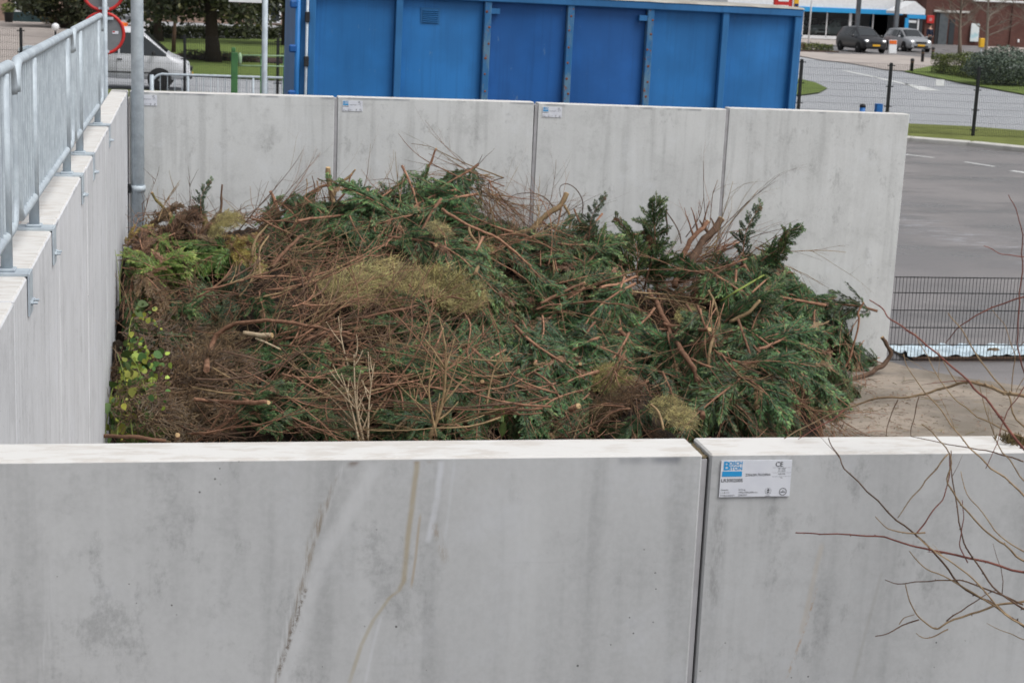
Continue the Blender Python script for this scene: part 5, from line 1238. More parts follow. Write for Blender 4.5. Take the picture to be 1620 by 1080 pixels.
def loft_car(root, st, paint, glass_seg, side_glass, arches):
    """st: stations (x, half width, z bottom, z belt, z top, top half width) from rear to front"""
    parts = {'body': MB(), 'windscreen': MB(), 'side_window': MB(), 'rear_window': MB()}
    def ring(s):
        x, hw, z0, zb, zt, ht = s; zm = z0+(zb-z0)*.45
        pr = [(hw*.90, z0), (hw*.98, z0+(zb-z0)*.18), (hw, zm), (hw*.985, z0+(zb-z0)*.8), (hw*.95, zb), (ht+(hw*.95-ht)*.12, zt-(zt-zb)*.12), (ht*.90, zt-.002), (ht*.5, zt+.015)]
        return [Vector((x, -y, z)) for y, z in pr]+[Vector((x, 0, zt+.02))]+[Vector((x, y, z)) for y, z in pr[::-1]]
    rings = [ring(s) for s in st]; n = len(rings[0])
    def add(mb, q, sm=True):
        b = len(mb.v); mb.v += [tuple(p) for p in q]; mb.face(list(range(b, b+len(q))), 0, sm)
    def inset(q, f, off):
        c = sum(q, Vector())/4; nn = (q[1]-q[0]).cross(q[3]-q[0]).normalized(); return [c+(p-c)*f+nn*off for p in q]
    body = parts['body']
    # body as one shared-vertex surface
    b0 = len(body.v)
    for r_ in rings: body.v += [tuple(p) for p in r_]
    for i in range(len(rings)-1):
        for j in range(n-1):
            a = b0+i*n+j; body.face([a, a+1, a+n+1, a+n], 0, True)
        body.face([b0+i*n, b0+(i+1)*n, b0+(i+1)*n+n-1, b0+i*n+n-1], 0)
    body.face([b0+j for j in range(n)], 0); body.face([b0+(len(rings)-1)*n+j for j in range(n)][::-1], 0)
    body.build('body', paint, root)
    for i in side_glass:
        for (j, s) in ((4, 1), (n-6, -1)):
            q = [rings[i][j], rings[i][j+1], rings[i+1][j+1], rings[i+1][j]]
            nn = (q[1]-q[0]).cross(q[3]-q[0]); out = 1 if nn.y*(-1 if j == 4 else 1) > 0 else -1
            q = inset(q, .88, .004*out); 
            if out < 0: q = q[::-1]
            g = MB(); add(g, q, False); g.build('side_window', M['car_glass'], root)
    for name, i in glass_seg:
        for_pts = []
        L0, L1 = rings[i], rings[i+1]; js = list(range(6, n-6)); g = MB(); b = 0
        cx = sum(((L0[j]+L1[j])/2 for j in js), Vector())/len(js)
        rows = [[L0[j]+(L1[j]-L0[j])*f for j in js] for f in (.07, .93)]
        up = Vector((0, 0, 1)); g.v = []
        for r_ in rows:
            for p in r_:
                d = Vector((L1[js[0]].z-L0[js[0]].z, 0, -(L1[js[0]].x-L0[js[0]].x))); d = d.normalized()
                if d.z < 0: d = -d
                g.v.append(tuple(p+d*.006))
        m = len(js)
        for k in range(m-1): g.face([k, k+1, m+k+1, m+k], 0, True)
        g.build(name, M['car_glass'], root)
    for (x, r_, hw) in arches:
        for sg in (-1, 1):
            o = MB().lathe([(r_*1.08, 0), (r_*1.08, sg*.012)], (x, sg*hw, r_*1.02), 24, 0, 'Y', False); o.build('wheel_arch', M['plastic'], root)
def front_bits(root, x, hw, zl, zg, zp, lit_=True, plate=True):
    for sg in (-1, 1):
        b = MB(); b.bbox((x-.06, sg*(hw-.20), zl), (.16, .34, .15), .05); h = b.build('headlight', M['lamp_glass'], root)
        if lit_: b = MB(); b.lathe([(.075, 0), (.05, .02)], (x+.018, sg*(hw-.20), zl), 14, 0, 'X'); b.build('lamp', M['headlight_on'], h)
    b = MB(); b.bbox((x+.11, 0, zg), (.05, hw*1.0, .14), .02); b.build('grille', M['plastic'], root)
    b = MB(); b.bbox((x+.10, 0, zg-.25), (.06, hw*1.3, .13), .02); b.build('air_intake', M['plastic'], root)
    if plate: b = MB(); b.bbox((x+.145, 0, zp), (.012, .52, .12), .003); b.build('number_plate', M['yellow'], root)
def mirrors(root, x, hw, z, m):
    for sg in (-1, 1): b = MB(); b.bbox((x, sg*(hw+.10), z), (.10, .2, .15), .04); b.build('mirror', m, root)
def suv(loc, rz, label, paint, lit_=True, low=0., group=None, plate=True):
    o = empty('parked_car', loc, label, 'car', group, rz)
    k = 1-low
    st = [(-2.12, .72, .38, .80*k, .86*k, .66), (-2.08, .84, .30, .92*k, 1.02*k, .68), (-1.98, .88, .26, .98*k, 1.30*k, .62), (-1.72, .90, .24, 1.0*k, 1.54*k, .60), (-.9, .91, .23, 1.0*k, 1.60*k, .62), (-.05, .91, .23, .98*k, 1.59*k, .62), (.25, .91, .23, .97*k, 1.55*k, .60), (1.02, .90, .23, .96*k, 1.03*k, .68), (1.2, .90, .23, .95*k, .99*k, .70), (1.75, .88, .25, .84*k, .90*k, .68), (2.02, .82, .28, .74*k, .80*k, .64), (2.14, .70, .33, .62*k, .66*k, .55)]
    loft_car(o, st, paint, [('windscreen', 6), ('rear_window', 2)], [3, 4, 5, 6], [(1.32, .34, .895), (-1.32, .34, .885)])
    for x in (1.32, -1.32):
        for sg in (-1, 1): wheel(o, x, sg*.82, .34, .22)
    front_bits(o, 2.03, .80, .76*k, .68*k, .50*k, lit_, plate); mirrors(o, .75, .9, 1.03*k, paint)
    return o
def heading(deg):  # rotate so that the car's front (+x) turns from 'towards the camera' by deg to the right of the picture
    base = math.atan2(-FW.y, -FW.x); return base+R(deg)
p = gz(1371, 85); suv((p.x+.35, p.y+1.9, .035), heading(15), 'dark grey car with lit headlamps parked left of the advertising board', M['p_dark'])
p = gz(1450, 84); suv((p.x+.1, p.y+1.9, .035), heading(13), 'silver car with lit headlamps parked right of the canopy column', M['p_silver'], True, .06)
# ---- the pickup behind the fence
VY = 38.3; vf = at(300, 130, VY).x
o = empty('pickup_truck', (vf-2.6, VY, -.012), 'white pickup truck with an orange roof beacon driving behind the fence, left', 'pickup truck', None, R(-2))
st = [(.02, .86, .42, 1.02, 1.80, .72), (.06, .93, .36, 1.06, 1.86, .76), (.5, .95, .34, 1.07, 1.90, .77), (1.02, .95, .34, 1.07, 1.88, .76), (1.18, .95, .34, 1.06, 1.82, .75), (1.98, .94, .34, 1.04, 1.12, .80), (2.10, .93, .35, .99, 1.07, .80), (2.45, .88, .38, .86, .94, .74), (2.58, .80, .42, .70, .76, .66), (2.64, .66, .48, .60, .63, .52)]
loft_car(o, st, M['p_white'], [('windscreen', 4)], [1, 2, 3, 4], [(1.72, .34, .94)])
b = MB(); b.bbox((-1.25, 0, .80), (2.5, 1.86, .09), .01)
for sg in (-1, 1): b.bbox((-1.25, sg*.91, 1.0), (2.5, .04, .34), .008)
b.bbox((-2.48, 0, 1.0), (.04, 1.8, .34), .008); b.bbox((-.02, 0, 1.1), (.05, 1.8, .6), .01); b.build('load_bed', M['galv'], o)
b = MB(); b.box((-1.2, 0, .62), (2.4, .8, .2)); b.bbox((-.45, -.72, .52), (.8, .35, .34), .03); b.build('chassis', M['plastic'], o)
for x in (1.72, -1.35):
    for sg in (-1, 1): wheel(o, x, sg*.84, .34, .23)
front_bits(o, 2.55, .78, .80, .68, .5, False); mirrors(o, 1.55, .95, 1.15, M['plastic'])
b = MB(); b.lathe([(.07, 0), (.08, .02), (.08, .10), (.04, .14)], (.55, -.3, 1.91), 16); b.box((.55, .1, 1.96), (.25, .7, .10)); b.build('roof_beacon', M['orange'], o)
for sg in (-1, 1): b = MB(); b.bbox((.52, sg*.955, .94), (.16, .02, .035), .006); b.build('door_handle', M['plastic'], o)
for sg in (-1, 1): b = MB(); b.box((1.0, sg*.955, .55), (1.9, .012, .035)); b.build('side_moulding', M['plastic'], o)
for sg in (-1, 1): b = MB(); b.box((.42, sg*.957, .95), (.012, .004, 1.1)); b.build('door_seam', M['plastic'], o)

# ================================================================== SHOWROOM AND BRICK BUILDING
SY = 113.; x0 = at(1150, 40, SY).x; x1 = at(1419, 40, SY).x; zc = at(1345, 15, SY).z
sh = empty('showroom', (x0, SY, 0), 'white car showroom with a blue band and large shop windows at the upper right', 'building')
ZB, ZT = 2.15, 2.52; L = x1-x0; r_ = -.00
fl = MB(); fl.box((L/2, 5, .06), (L, 10, .12)); fl.build('floor_slab', M['kerb'], sh)
b = MB(); b.box((L/2, 9.9, 1.2), (L, .2, 2.4)); b.box((.1, 5, 1.2), (.2, 10, 2.4)); b.box((L-.1, 5.2, 1.2), (.2, 9.4, 2.4)); b.box((L/2, 5, ZB+.2), (L, 9.8, .1)); b.build('back_wall', M['plastic'], sh)
b = MB(); b.bbox((L/2, 4.9, 3.9), (L+.4, 10.6, 2.78), .02); b.build('fascia', M['white'], sh)
b = MB(); b.bbox((L/2, -.46, ZB+.19), (L+.46, .14, .37), .02); b.build('blue_band', M['blue'], sh)
b = MB(); b.box((L/2, .0, .2), (L, .12, .25)); b.build('sill', M['white'], sh)
mul_px = [1150, 1190, 1230, 1268, 1307, 1344, 1380, 1419]; xsx = [at(q, 45, SY).x-x0 for q in mul_px]
for i, x in enumerate(xsx):
    b = MB(); b.bbox((x, 0, 1.2), (.22 if mul_px[i] in (1268, 1344) else .09, .12, 2.1), .01); b.build('mullion', M['white'], sh)
for i in range(len(xsx)-1):
    b = MB(); xa, xb = xsx[i]+.1, xsx[i+1]-.1; b.v = [(xa, .02, .32), (xb, .02, .32), (xb, .02, ZB), (xa, .02, ZB)]; b.face([0, 1, 2, 3]); b.build('window_pane', M['pane'], sh)
for k, (px, lab, dz) in enumerate(((1280, 'pale car behind the shop windows, left, facing out', 60), (1319, 'pale mint car standing sideways behind the shop window', -88+180))):
    q = at(px, 55, SY+2.6); suv((q.x, q.y+.3*k, .12), heading(20) if k == 0 else heading(-62), lab, M['p_mint'], False, .10, None, False)
# entrance with the gabled canopy
e0, e1 = at(1421, 30, 109.5).x, at(1461, 30, 109.5).x; en = empty('entrance_porch', (e0, 109.5, 0), 'white gabled entrance porch with a blue frame beside the showroom', 'porch'); W_ = e1-e0
b = MB(); b.v = [(-.2, 0, 2.3), (W_+.1, 0, 2.3), (W_+.1, 0, 2.7), (W_*.62, 0, 3.3), (-.2, 0, 2.5), (-.2, 2, 2.3), (W_+.1, 2, 2.3), (W_+.1, 2, 2.7), (W_*.62, 2, 3.3), (-.2, 2, 2.5)]
b.face([0, 1, 2, 3, 4]); b.face([9, 8, 7, 6, 5]); [b.face([i, i+5, (i+1) % 5+5, (i+1) % 5]) for i in range(5)]; b.build('gable', M['white'], en)
b = MB(); b.bbox((W_*.7, -.05, 2.12), (W_*.72, .16, .3), .02); b.bbox((W_*.34, -.03, 1.0), (.30, .14, 2.0), .02); b.build('blue_frame', M['blue'], en)
b = MB(); b.box((W_*.68, .02, 1.0), (W_*.6, .06, 1.95)); b.build('door_glass', M['car_glass'], en); b = MB(); b.box((W_*.8, -.03, 1.0), (.12, .04, 1.9)); b.box((W_*.55, -.03, 1.75), (W_*.34, .04, .2)); b.build('door_frame', M['white'], en)
# brick building
BY = 111.; b0 = at(1463, 40, BY).x; bb_ = empty('brick_building', (b0, BY, 0), 'dark red brick building with a grey door at the upper right', 'building')
b = MB(); b.box((10, 6, 2.6), (20, 12, 5.2)); b.build('wall', M['brick'], bb_)
def bxx(px): return at(px, 40, BY).x-b0
zr = at(1560, 2, BY).z; b = MB(); b.bbox(((bxx(1535)+bxx(1720))/2, -.12, zr+.02), (bxx(1720)-bxx(1535), .25, .16), .02, 0); b.build('cornice', M['white'], bb_)
b = MB(); z1 = at(1490, 21, BY).z; b.bbox((bxx(1492), -.04, z1/2), (bxx(1499)-bxx(1485), .1, z1), .01); b.build('door', mk('door grey', (.10,.115,.125), None, 3, .5), bb_)
b = MB(); b.box((bxx(1482), -.03, z1/2), (.25, .06, z1)); b.build('door_recess', M['plastic'], bb_)
b = MB(); b.bbox(((bxx(1475)+bxx(1532))/2, -.08, z1+.14), (bxx(1532)-bxx(1475), .18, .17), .02); b.build('lintel', M['kerb'], bb_)
b = MB(); b.box((bxx(1506), -.02, z1*.42), (.45, .05, z1*.8)); b.build('side_window', M['car_glass'], bb_)
b = MB(); b.box((bxx(1600), -.07, 2.2), (.10, .1, 4.4)); b.build('downpipe', M['brick'], bb_)
b = MB(); q = at(1613, 65, BY); b.bbox((bxx(1613), -.06, q.z), (.16, .1, .25), .02); b.build('wall_lamp', M['white'], bb_)
q = at(1472, 31, BY-.1); b = MB(); b.bbox((0, 0, 0), (.62, .06, .62), .03); o = b.build('wall_sign', M['red'], None, q); tag(o, 'small red square sign on the brick wall beside the porch', 'sign')
b = MB(); b.lathe([(.14, 0), (.13, .01)], (0, -.036, 0), 16, 0, 'Y'); b.build('emblem', mk('pale red', (.6,.25,.25)), o)
q0, q1 = at(1534, 66, BY-.15), at(1550, 38, BY-.15); b = MB(); b.bbox(((q1.x-q0.x)/2, 0, (q1.z-q0.z)/2), (q1.x-q0.x, .08, q1.z-q0.z), .02); o = b.build('poster_board', mk('poster', (.42,.62,.66), (.68,.74,.74), 1.6, .4, lo=.42, hi=.58), None, q0); tag(o, 'pale blue and white poster board on the brick wall', 'poster')
# canopy columns
M['col'] = mk('column grey', (.15,.165,.18), (.12,.13,.145), 2, .5)
for px, py, lab, YY in ((1355, 52, 'left dark grey canopy column behind the dark car', 97.), (1415, 66, 'right dark grey canopy column between the two cars', 95.)):
    q = at(px, py, YY); o = empty('canopy_column', (q.x, YY, 0), lab, 'column', 'canopy columns'); b = MB(); b.bbox((0, 0, 3.08), (.27, .27, 6.16), .02); b.build('shaft', M['col'], o); b = MB(); b.bbox((0, 0, .15), (.5, .5, .3), .03); b.build('footing', M['kerb'], o)
q = at(1385, 0, 97); b = MB(); b.bbox((q.x+.2, 96.0, 6.3), (5.5, 3.6, .3), .04); o = b.build('canopy_roof', M['white']); tag(o, 'flat canopy roof on the two grey columns', 'canopy')
# totem signs, flagpole, advertising board, shrubs, bollards
q = gz(1278, 77); fp = empty('flagpole', (q.x, q.y, 0), 'slim white flagpole standing in the low shrubs', 'flagpole'); b = MB(); b.tube([(0, 0, 0), (.02, 0, 3.5), (.05, 0, 7.5)], [.06, .05, .035], 12); b.build('pole', M['white'], fp)
q = at(1238, 8, 104.); tz = q.z; ts = empty('price_totem', (q.x, 104., 0), 'red totem sign with white panels rising just above the container', 'totem sign'); b = MB(); b.bbox((0, 0, 2.0), (1.35, .3, 4.6), .03); b.build('panel', M['red'], ts)
b = MB()
for z in (tz-.1, tz+.32, tz+.75): b.box((0, -.155, z), (.8, .02, .16))
b.build('white_panels', M['white'], ts); b = MB(); b.box((.75, -.05, 2.0), (.08, .2, 4.6)); b.build('edge_strip', M['white'], ts)
q = at(1259.5, 5, 104.2); b = MB(); b.bbox((0, 0, 2.55), (.36, .2, 3.2), .02); o = b.build('price_totem', M['yellow'], None, (q.x, 104.2, 0)); tag(o, 'narrow yellow and dark blue totem beside the red one', 'totem sign'); b = MB(); b.box((0, -.11, at(1259, 8.5, 104.2).z), (.3, .02, .2)); b.build('blue_panel', mk('dark blue', (.02,.03,.12)), o); b = MB(); b.box((0, 0, .5), (.2, .15, 1.0)); b.build('foot', M['plastic'], o)
q = gz(1411, 85); ab = empty('advertising_board', (q.x, q.y, .03), 'white A-board with an orange-red top standing between the two cars', 'board', None, R(-12))
for sg in (-1, 1): b = MB(); b.box((0, sg*.16, .42), (.5, .03, .86), 0, Matrix.Rotation(R(sg*14), 3, 'X')); b.build('board', M['white'], ab)
b = MB(); b.box((0, -.115, .70), (.46, .02, .24), 0, Matrix.Rotation(R(-14), 3, 'X')); b.build('orange_print', M['orange'], ab)
for px, py, lab in ((1442, 113, 'nearest dark bollard at the tip of the grass'), (1459, 98, 'middle dark bollard in front of the silver car'), (1475, 94, 'farthest dark bollard by the hedge end')):
    q = gz(px, py, .03); o = empty('bollard', (q.x, q.y, .03), lab, 'bollard', 'dark bollards by the hedge'); h = .70 if px != 1442 else .62; b = MB(); b.lathe([(.09, 0), (.085, h*.8), (.095, h*.82), (.09, h), (.03, h+.03)], n=16); b.build('post', M['plastic'], o); b = MB(); b.lathe([(.088, 0), (.088, .08)], (0, 0, h*.68), 16); b.build('band', M['bark_d'], o)
q = gz(1553, 103); q = at(1553, 68, 72); o = empty('post_box', (q.x, 72., 0), 'yellow box on a thin post in front of the brick wall', 'box'); b = MB(); b.bbox((0, 0, q.z), (.28, .2, .5), .03); b.build('box', M['yellow'], o); b = MB(); b.tube([(0, 0, 0), (0, 0, q.z-.2)], .03, 8); b.build('post', M['galv'], o)
# ---- foliage volumes
def leafcloud(fn, n, lw, mats, wts, seed=1, align=None):
    r = random.Random(seed); b = MB()
    for _ in range(n):
        p, out = fn(r); d = Vector((r.gauss(0, 1), r.gauss(0, 1), r.gauss(-.2, .8))).normalized(); n_ = (out+Vector((r.gauss(0, .6), r.gauss(0, .6), r.gauss(0, .6)))); n_ = (n_-d*n_.dot(d)).normalized(); l = r.uniform(*lw)
        k = noise.noise(p*1.3)*.35+r.random(); m = 0 if k < wts[0] else (1 if k < wts[1] else 2); b.kite(p, d, n_, l, l*.5, min(m, len(mats)-1))
    return b.mesh('foliage', [M[k] for k in mats])
def boxcloud(L, W_, Hh, bulge=.12):
    def fn(r):
        p = Vector((r.uniform(-L/2, L/2), r.uniform(-W_/2, W_/2), r.uniform(.03, Hh)))
        k = r.random()
        if k < .45: p.y = -W_/2+abs(r.gauss(0, .10)); o = Vector((0, -1, .2))
        elif k < .8: p.z = Hh-abs(r.gauss(0, .10)); o = Vector((0, 0, 1))
        else: o = Vector((0, -.5, .5))
        q = noise.noise(Vector((p.x*.8, p.y, p.z*.8)))*bulge; return p+o*q*2, o
    return fn
def ballcloud(rx, ry, rz, shell=.5):
    def fn(r):
        d = Vector((r.gauss(0, 1), r.gauss(0, 1), r.gauss(0, 1))).normalized(); q = (1-shell*r.random()**2)*(1+.22*noise.noise(d*2.2)); return Vector((d.x*rx*q, d.y*ry*q, max(.03, rz+d.z*rz*q))), d
    return fn
h0, h1 = gz(1474, 116), gz(1570, 131); hm = (h0+h1)/2; hl = (h1-h0).length
o = link('clipped_hedge', leafcloud(boxcloud(hl, 2.6, 1.0), 15000, (.05, .11), ('hed_d', 'hed_l', 'hed_l'), (.5, 1.1), 5), None, (hm.x+1.35, hm.y+.4, 0), math.atan2(h1.y-h0.y, h1.x-h0.x)); tag(o, 'low clipped yellow-green hedge in front of the brick building', 'hedge')
b = MB(); 
for k in range(40): x = -hl/2+hl*(k+.5)/40; b.tube([(x, 0, 0), (x+rnd.uniform(-.1, .1), rnd.uniform(-.8, .3), .9)], .012, 4)
b.build('stems', M['trunk'], o)
q = gz(1606, 139); o = link('round_bush', leafcloud(ballcloud(1.75, 1.5, .86), 12000, (.06, .13), ('sil_d', 'sil_l', 'sil_l'), (.55, 1.1), 6), None, (q.x+.1, q.y+1.3, 0)); tag(o, 'round grey-green bush at the right picture edge', 'bush'); b = MB(); [b.tube([(0, 0, 0), (rnd.gauss(0, .5), rnd.gauss(0, .5), .9)], .025, 5) for _ in range(6)]; b.build('stems', M['trunk'], o)
q = gz(1288, 83); o = link('low_shrub', leafcloud(boxcloud(2.6, 1.2, .55), 2600, (.06, .14), ('hed_d', 'hed_l', 'bro_m'), (.45, .8), 7), None, (q.x, q.y+.6, 0)); tag(o, 'low brown-green shrub at the foot of the flagpole', 'shrub')
o2 = link('planter_soil', MB().bbox((0, 0, .06), (3.2, 1.6, .12), .03).mesh('soil', M['soil']), None, (q.x, q.y+.6, 0)); tag(o2, 'dark soil bed under the low shrub by the flagpole', 'soil bed')
# ---- trees
def tree(name, loc, h, r0, label, crown_fn=None, n=9000, lw=(.10, .22), mats=('olive_d', 'olive_m', 'olive_l'), wts=(.55, .95), bark='trunk', limbs=14, spread=2.2, seed=1, z_first=1.8, twigs=0, lean=.0, droop=0., zmin=0.):
    r = random.Random(seed); o = empty(name, loc, label, 'tree'); b = MB()
    tp = [Vector((lean*h*t+.10*math.sin(t*5+seed), .08*math.sin(t*4+seed*2), h*t)) for t in [i/8 for i in range(9)]]; b.tube(tp, [r0*(1.25 if i == 0 else 1)*(1-.85*i/8) for i in range(9)], 10); ends = []
    for i in range(limbs):
        t = z_first/h+(.95-z_first/h)*(i/limbs); f = t*8; k = min(7, int(f)); p = tp[k]+(tp[k+1]-tp[k])*(f-k); a = i*2.4+r.random(); d = Vector((math.cos(a), math.sin(a), .45-droop)).normalized(); l = spread*(1-.55*t)*r.uniform(.75, 1.15); pts = [p]
        for q in range(6): d = (d+Vector((r.gauss(0, .12), r.gauss(0, .12), r.gauss(.05-droop*.3, .1)))).normalized(); pts.append(pts[-1]+d*l/6)
        rr = r0*.42*(1-.7*t); b.tube(pts, [rr*(1-.8*q/6)+.004 for q in range(7)], 6); ends += pts[2:]
        for q in range(twigs):
            s0 = pts[r.randint(2, 6)]; d2 = (d+Vector((r.gauss(0, .6), r.gauss(0, .6), r.gauss(.25-droop, .4)))).normalized(); l2 = r.uniform(.35, .95); sp = [s0]
            for z in range(4): d2 = (d2+Vector((r.gauss(0, .15), r.gauss(0, .15), r.gauss(-droop*.3, .12)))).normalized(); sp.append(sp[-1]+d2*l2/4)
            b.tube(sp, [.012, .010, .008, .006, .004], 4)
    b.build('trunk', M[bark], o)
    if crown_fn or n:
        def fn(rr_):
            c = ends[rr_.randrange(len(ends))]; d = Vector((rr_.gauss(0, .38), rr_.gauss(0, .38), rr_.gauss(-.12, .30))); p = c+d; zl = zmin+.55*noise.noise(Vector((p.x*1.1, p.y*1.1, seed)))
            if p.z < zl: p.z = zl+abs(rr_.gauss(0, 1.2))
            return p, (d+Vector((0, 0, .4))).normalized()
        if n: link('crown', leafcloud(fn, n, lw, mats, wts, seed), o)
    return o
q = gz(337, 99); tree('evergreen_tree', (q.x, q.y, 0), 8.5, .30, 'dark evergreen tree with a stout trunk standing on the lawn', n=15000, lw=(.16, .34), limbs=34, spread=3.8, seed=3, z_first=2.3, droop=.4, zmin=1.5)
q = gz(358*1.0-80, 84); tree('bare_tree', (q.x, q.y, 0), 7., .09, 'slim reddish leafless tree behind the bonnet of the pickup', n=0, bark='bark_d', limbs=26, spread=2.0, seed=5, z_first=1.7, twigs=14, droop=.15)
q = gz(440, 72); tree('evergreen_tree', (q.x+.3, q.y, 0), 8., .22, 'dark evergreen tree at the edge of the blue container', n=10000, lw=(.16, .34), limbs=26, spread=3.2, seed=8, z_first=2.0, droop=.4, zmin=1.35)
q = gz(250, 66); tree('evergreen_tree', (q.x, q.y, 0), 8., .22, 'dark evergreen tree behind the slim reddish leafless tree', n=11000, lw=(.16, .36), limbs=28, spread=3.6, seed=9, z_first=1.8, droop=.4, zmin=1.25)
q = gz(105, 45); tree('evergreen_tree', (q.x, q.y, 0), 7.5, .22, 'dark olive evergreen behind the round signs', n=12000, lw=(.18, .40), limbs=30, spread=3.2, seed=12, z_first=.8, droop=.4)
q = gz(1556, 97); tree('young_tree', (q.x, q.y, 0), 6.0, .11, 'pale-barked leafless young tree in the hedge', n=0, bark='birch', limbs=18, spread=1.9, seed=14, z_first=1.5, twigs=22)
q = gz(1516, 86); tree('young_tree', (q.x, q.y, 0), 6.0, .13, 'brownish leafless young tree left of the pale-barked one', n=0, bark='greybark', limbs=26, spread=2.2, seed=15, z_first=1.6, twigs=26)
q = gz(1640, 100); tree('young_tree', (q.x, q.y, 0), 6.0, .12, 'brownish leafless tree at the right picture edge', n=0, bark='greybark', limbs=26, spread=2.6, seed=16, z_first=1.4, twigs=26)
# low shrubs in the bed and along the lawn
for i, (px, py, s_) in enumerate(((305, 96, .35), (322, 97, .3), (352, 98, .3), (366, 98, .25), (460, 101, .35), (395, 100, .25))):
    q = gz(px, py); o = link('bed_shrub', leafcloud(ballcloud(s_*1.5, s_, s_*.6), 420, (.06, .13), ('sil_d', 'bro_d', 'hed_d'), (.4, .8), 20+i), None, (q.x, q.y+.2, .03)); tag(o, 'small dark shrub in the soil bed under the evergreen tree', 'shrub', 'small shrubs in the soil bed')
for i, px in enumerate((240, 290, 345, 390, 440, 490)):
    q = gz(px, 62.5); o = link('clipped_hedge', leafcloud(boxcloud(3.4, .8, .62), 2600, (.08, .18), ('olive_d', 'olive_m', 'hed_d'), (.5, .9), 30+i), None, (q.x, q.y+.8, 0)); tag(o, 'low dark hedge along the far edge of the lawn', 'hedge', 'hedges at the far edge of the lawn')
# ---- far houses
def house(x0_, x1_, Y, hh, label, wins, wallm, dado=False):
    o = empty('terraced_house', (x0_, Y, 0), label, 'house'); L = x1_-x0_; b = MB(); b.box((L/2, 4, hh/2), (L, 8, hh)); b.build('wall', wallm, o)
    b = MB(); b.v = [(-.3, -.4, hh), (L+.3, -.4, hh), (L+.3, 4, hh+2.6), (-.3, 4, hh+2.6), (L+.3, 8.4, hh), (-.3, 8.4, hh)]; b.face([0, 1, 2, 3]); b.face([3, 2, 4, 5]); b.face([0, 3, 5]); b.face([1, 4, 2]); b.face([0, 5, 4, 1]); b.build('roof', mk('roof tiles', (.10,.06,.05), None, 2), o)
    for (wx, wz, ww, wh) in wins:
        b = MB()
        for (cx, cz, sx, sz) in ((wx, wz-wh/2, ww+.1, .10), (wx, wz+wh/2, ww+.1, .10), (wx-ww/2, wz, .10, wh), (wx+ww/2, wz, .10, wh), (wx+ww*.06, wz, .08, wh)): b.box((cx, -.04, cz), (sx, .10, sz))
        f = b.build('window', M['white'], o); b = MB(); b.box((wx, -.012, wz), (ww, .03, wh)); b.build('pane', M['car_glass'], f)
    return o
HX = at(18, 30, 92).x; hz = at(60, 20, 92).z
ho = house(at(-60, 30, 92).x, at(150, 30, 92).x, 92., 5.4, 'brick house with a white-framed window and dark teal panelling at the upper left', [(at(52, 5, 92).x-at(-60, 30, 92).x, hz+1.05, 2.1, 2.0)], M['brick2'])
M['teal'] = mk('dark teal panel', (.03,.055,.058), (.022,.04,.042), 2, .5)
b = MB(); b.box((at(58, 27, 92).x-at(-60, 30, 92).x, -.05, hz/2), (2.9, .1, hz)); b.build('dado_panel', M['teal'], ho)
q = gz(15, 36); o = empty('potted_plant', (q.x, q.y-.3, .03), 'dark pot with a bright green plant left of the white-framed window', 'potted plant'); b = MB(); b.lathe([(.22, 0), (.28, .5), (.31, .52), (.31, .58)], n=16); b.build('pot', M['plastic'], o); link('plant', leafcloud(ballcloud(.42, .42, .32), 700, (.06, .14), ('bri_d', 'bri_m', 'bri_l'), (.4, .8), 41), o, (0, 0, .52))
q = gz(88, 62); o = empty('garden_lantern', (q.x, q.y, .03), 'white globe lantern beside the paving, seen above the railing', 'lantern'); b = MB(); b.lathe([(.05, 0), (.04, .35)], n=10); b.build('stand', M['plastic'], o); b = MB(); b.lathe([(.05, .35), (.15, .42), (.19, .55), (.15, .68), (.03, .74)], n=16); b.build('globe', M['white'], o)
for i, (px, py) in enumerate(((84, 40), (100, 44), (120, 42))):
    q = gz(px, py); o = link('garden_shrub', leafcloud(ballcloud(.8, .6, .4), 700, (.08, .18), ('bro_m', 'olive_m', 'hed_l'), (.5, .9), 50+i), None, (q.x, q.y, .03)); tag(o, 'low brownish garden shrub at the edge of the paving', 'shrub', 'low garden shrubs by the paving')
HB = 101.
house(at(215, 40, HB).x, at(372, 40, HB).x, HB, 5.2, 'pinkish brick house behind the evergreen trees, left part', [(2.5, 1.5, 1.5, 1.3), (6., 1.5, 1.5, 1.3)], M['brick2'])
house(at(374, 40, HB).x, at(540, 40, HB).x, HB+.6, 5.2, 'pinkish brick house with a white garage door beside the blue container', [(at(425, 40, HB).x-at(374, 40, HB).x, 1.2, 1.6, 2.0)], M['brick2'])
# ---- a person by the porch
pq = at(1468, 84, 98.5); pq.z = .036
pr = empty('person', (pq.x, 98.5, .036), 'person in a dark navy jacket standing behind the silver car', 'person', None, R(20))
def body(verts, edges, rad, name, m, parent):
    me = bpy.data.meshes.new(name); me.from_pydata(verts, edges, []); ob = bpy.data.objects.new(name, me); COL.objects.link(ob)
    md = ob.modifiers.new('skin', 'SKIN'); ob.modifiers.new('sub', 'SUBSURF').levels = 1
    for i, r_ in enumerate(rad): me.skin_vertices[0].data[i].radius = (r_, r_*.85)
    me.skin_vertices[0].data[0].use_root = True
    bpy.context.view_layer.update(); m2 = bpy.data.meshes.new_from_object(ob.evaluated_get(bpy.context.evaluated_depsgraph_get())); bpy.data.objects.remove(ob); m2.name = name
    m2.materials.clear(); m2.materials.append(m)
    for p in m2.polygons: p.use_smooth = True
    return link(name, m2, parent)
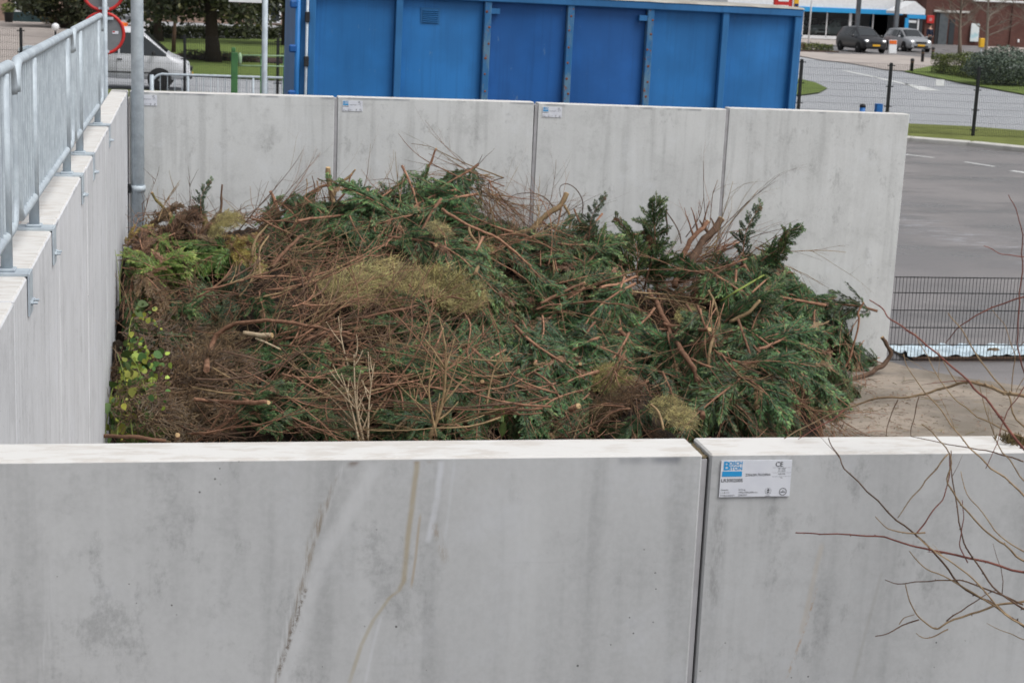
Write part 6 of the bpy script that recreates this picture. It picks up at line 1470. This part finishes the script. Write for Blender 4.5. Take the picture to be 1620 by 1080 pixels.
try:
    M['skin'] = mk('skin', (.45,.27,.2), (.40,.23,.17), 20, .6); M['navy'] = mk('navy jacket', (.022,.03,.055), (.015,.02,.04), 12, .85); M['hair'] = mk('dark hair', (.03,.022,.016))
    vb = [(0,0,.95), (0,0,1.12), (0,0,1.32), (0,0,1.45), (0,-.01,1.52), (0,-.01,1.62), (0,-.01,1.72), (.18,0,1.40), (.26,.0,1.14), (.24,-.12,.92), (.23,-.16,.84), (-.18,0,1.40), (-.26,0,1.14), (-.24,-.12,.92), (-.23,-.16,.84), (.10,0,.88), (.11,-.01,.48), (.11,0,.08), (.12,-.14,.04), (-.10,0,.88), (-.11,-.01,.48), (-.11,0,.08), (-.12,-.14,.04)]
    eb = [(0,1),(1,2),(2,3),(3,4),(4,5),(5,6),(3,7),(7,8),(8,9),(9,10),(3,11),(11,12),(12,13),(13,14),(0,15),(15,16),(16,17),(17,18),(0,19),(19,20),(20,21),(21,22)]
    rb = [.15,.14,.16,.12,.055,.085,.07,.075,.052,.038,.035,.075,.052,.038,.035,.10,.065,.05,.04,.10,.065,.05,.04]
    bo = body(vb, eb, rb, 'body', M['skin'], pr)
    body([(0,0,.90), (0,0,1.12), (0,0,1.32), (0,0,1.44), (.18,0,1.40), (.26,0,1.14), (.24,-.12,.94), (-.18,0,1.40), (-.26,0,1.14), (-.24,-.12,.94)], [(0,1),(1,2),(2,3),(3,4),(4,5),(5,6),(3,7),(7,8),(8,9)], [.18,.165,.185,.13,.095,.07,.055,.095,.07,.055], 'jacket', M['navy'], pr)
    body([(0,0,.92), (.10,0,.86), (.11,-.01,.48), (.11,0,.1), (-.10,0,.86), (-.11,-.01,.48), (-.11,0,.1)], [(0,1),(1,2),(2,3),(0,4),(4,5),(5,6)], [.165,.12,.085,.07,.12,.085,.07], 'trousers', M['plastic'], pr)
    b = MB(); b.lathe([(.02, 1.80), (.075, 1.785), (.098, 1.73), (.097, 1.68), (.07, 1.66)], (0, .012, 0), 16); b.build('hair', M['hair'], pr)
except Exception as ex: print('PERSON', ex)
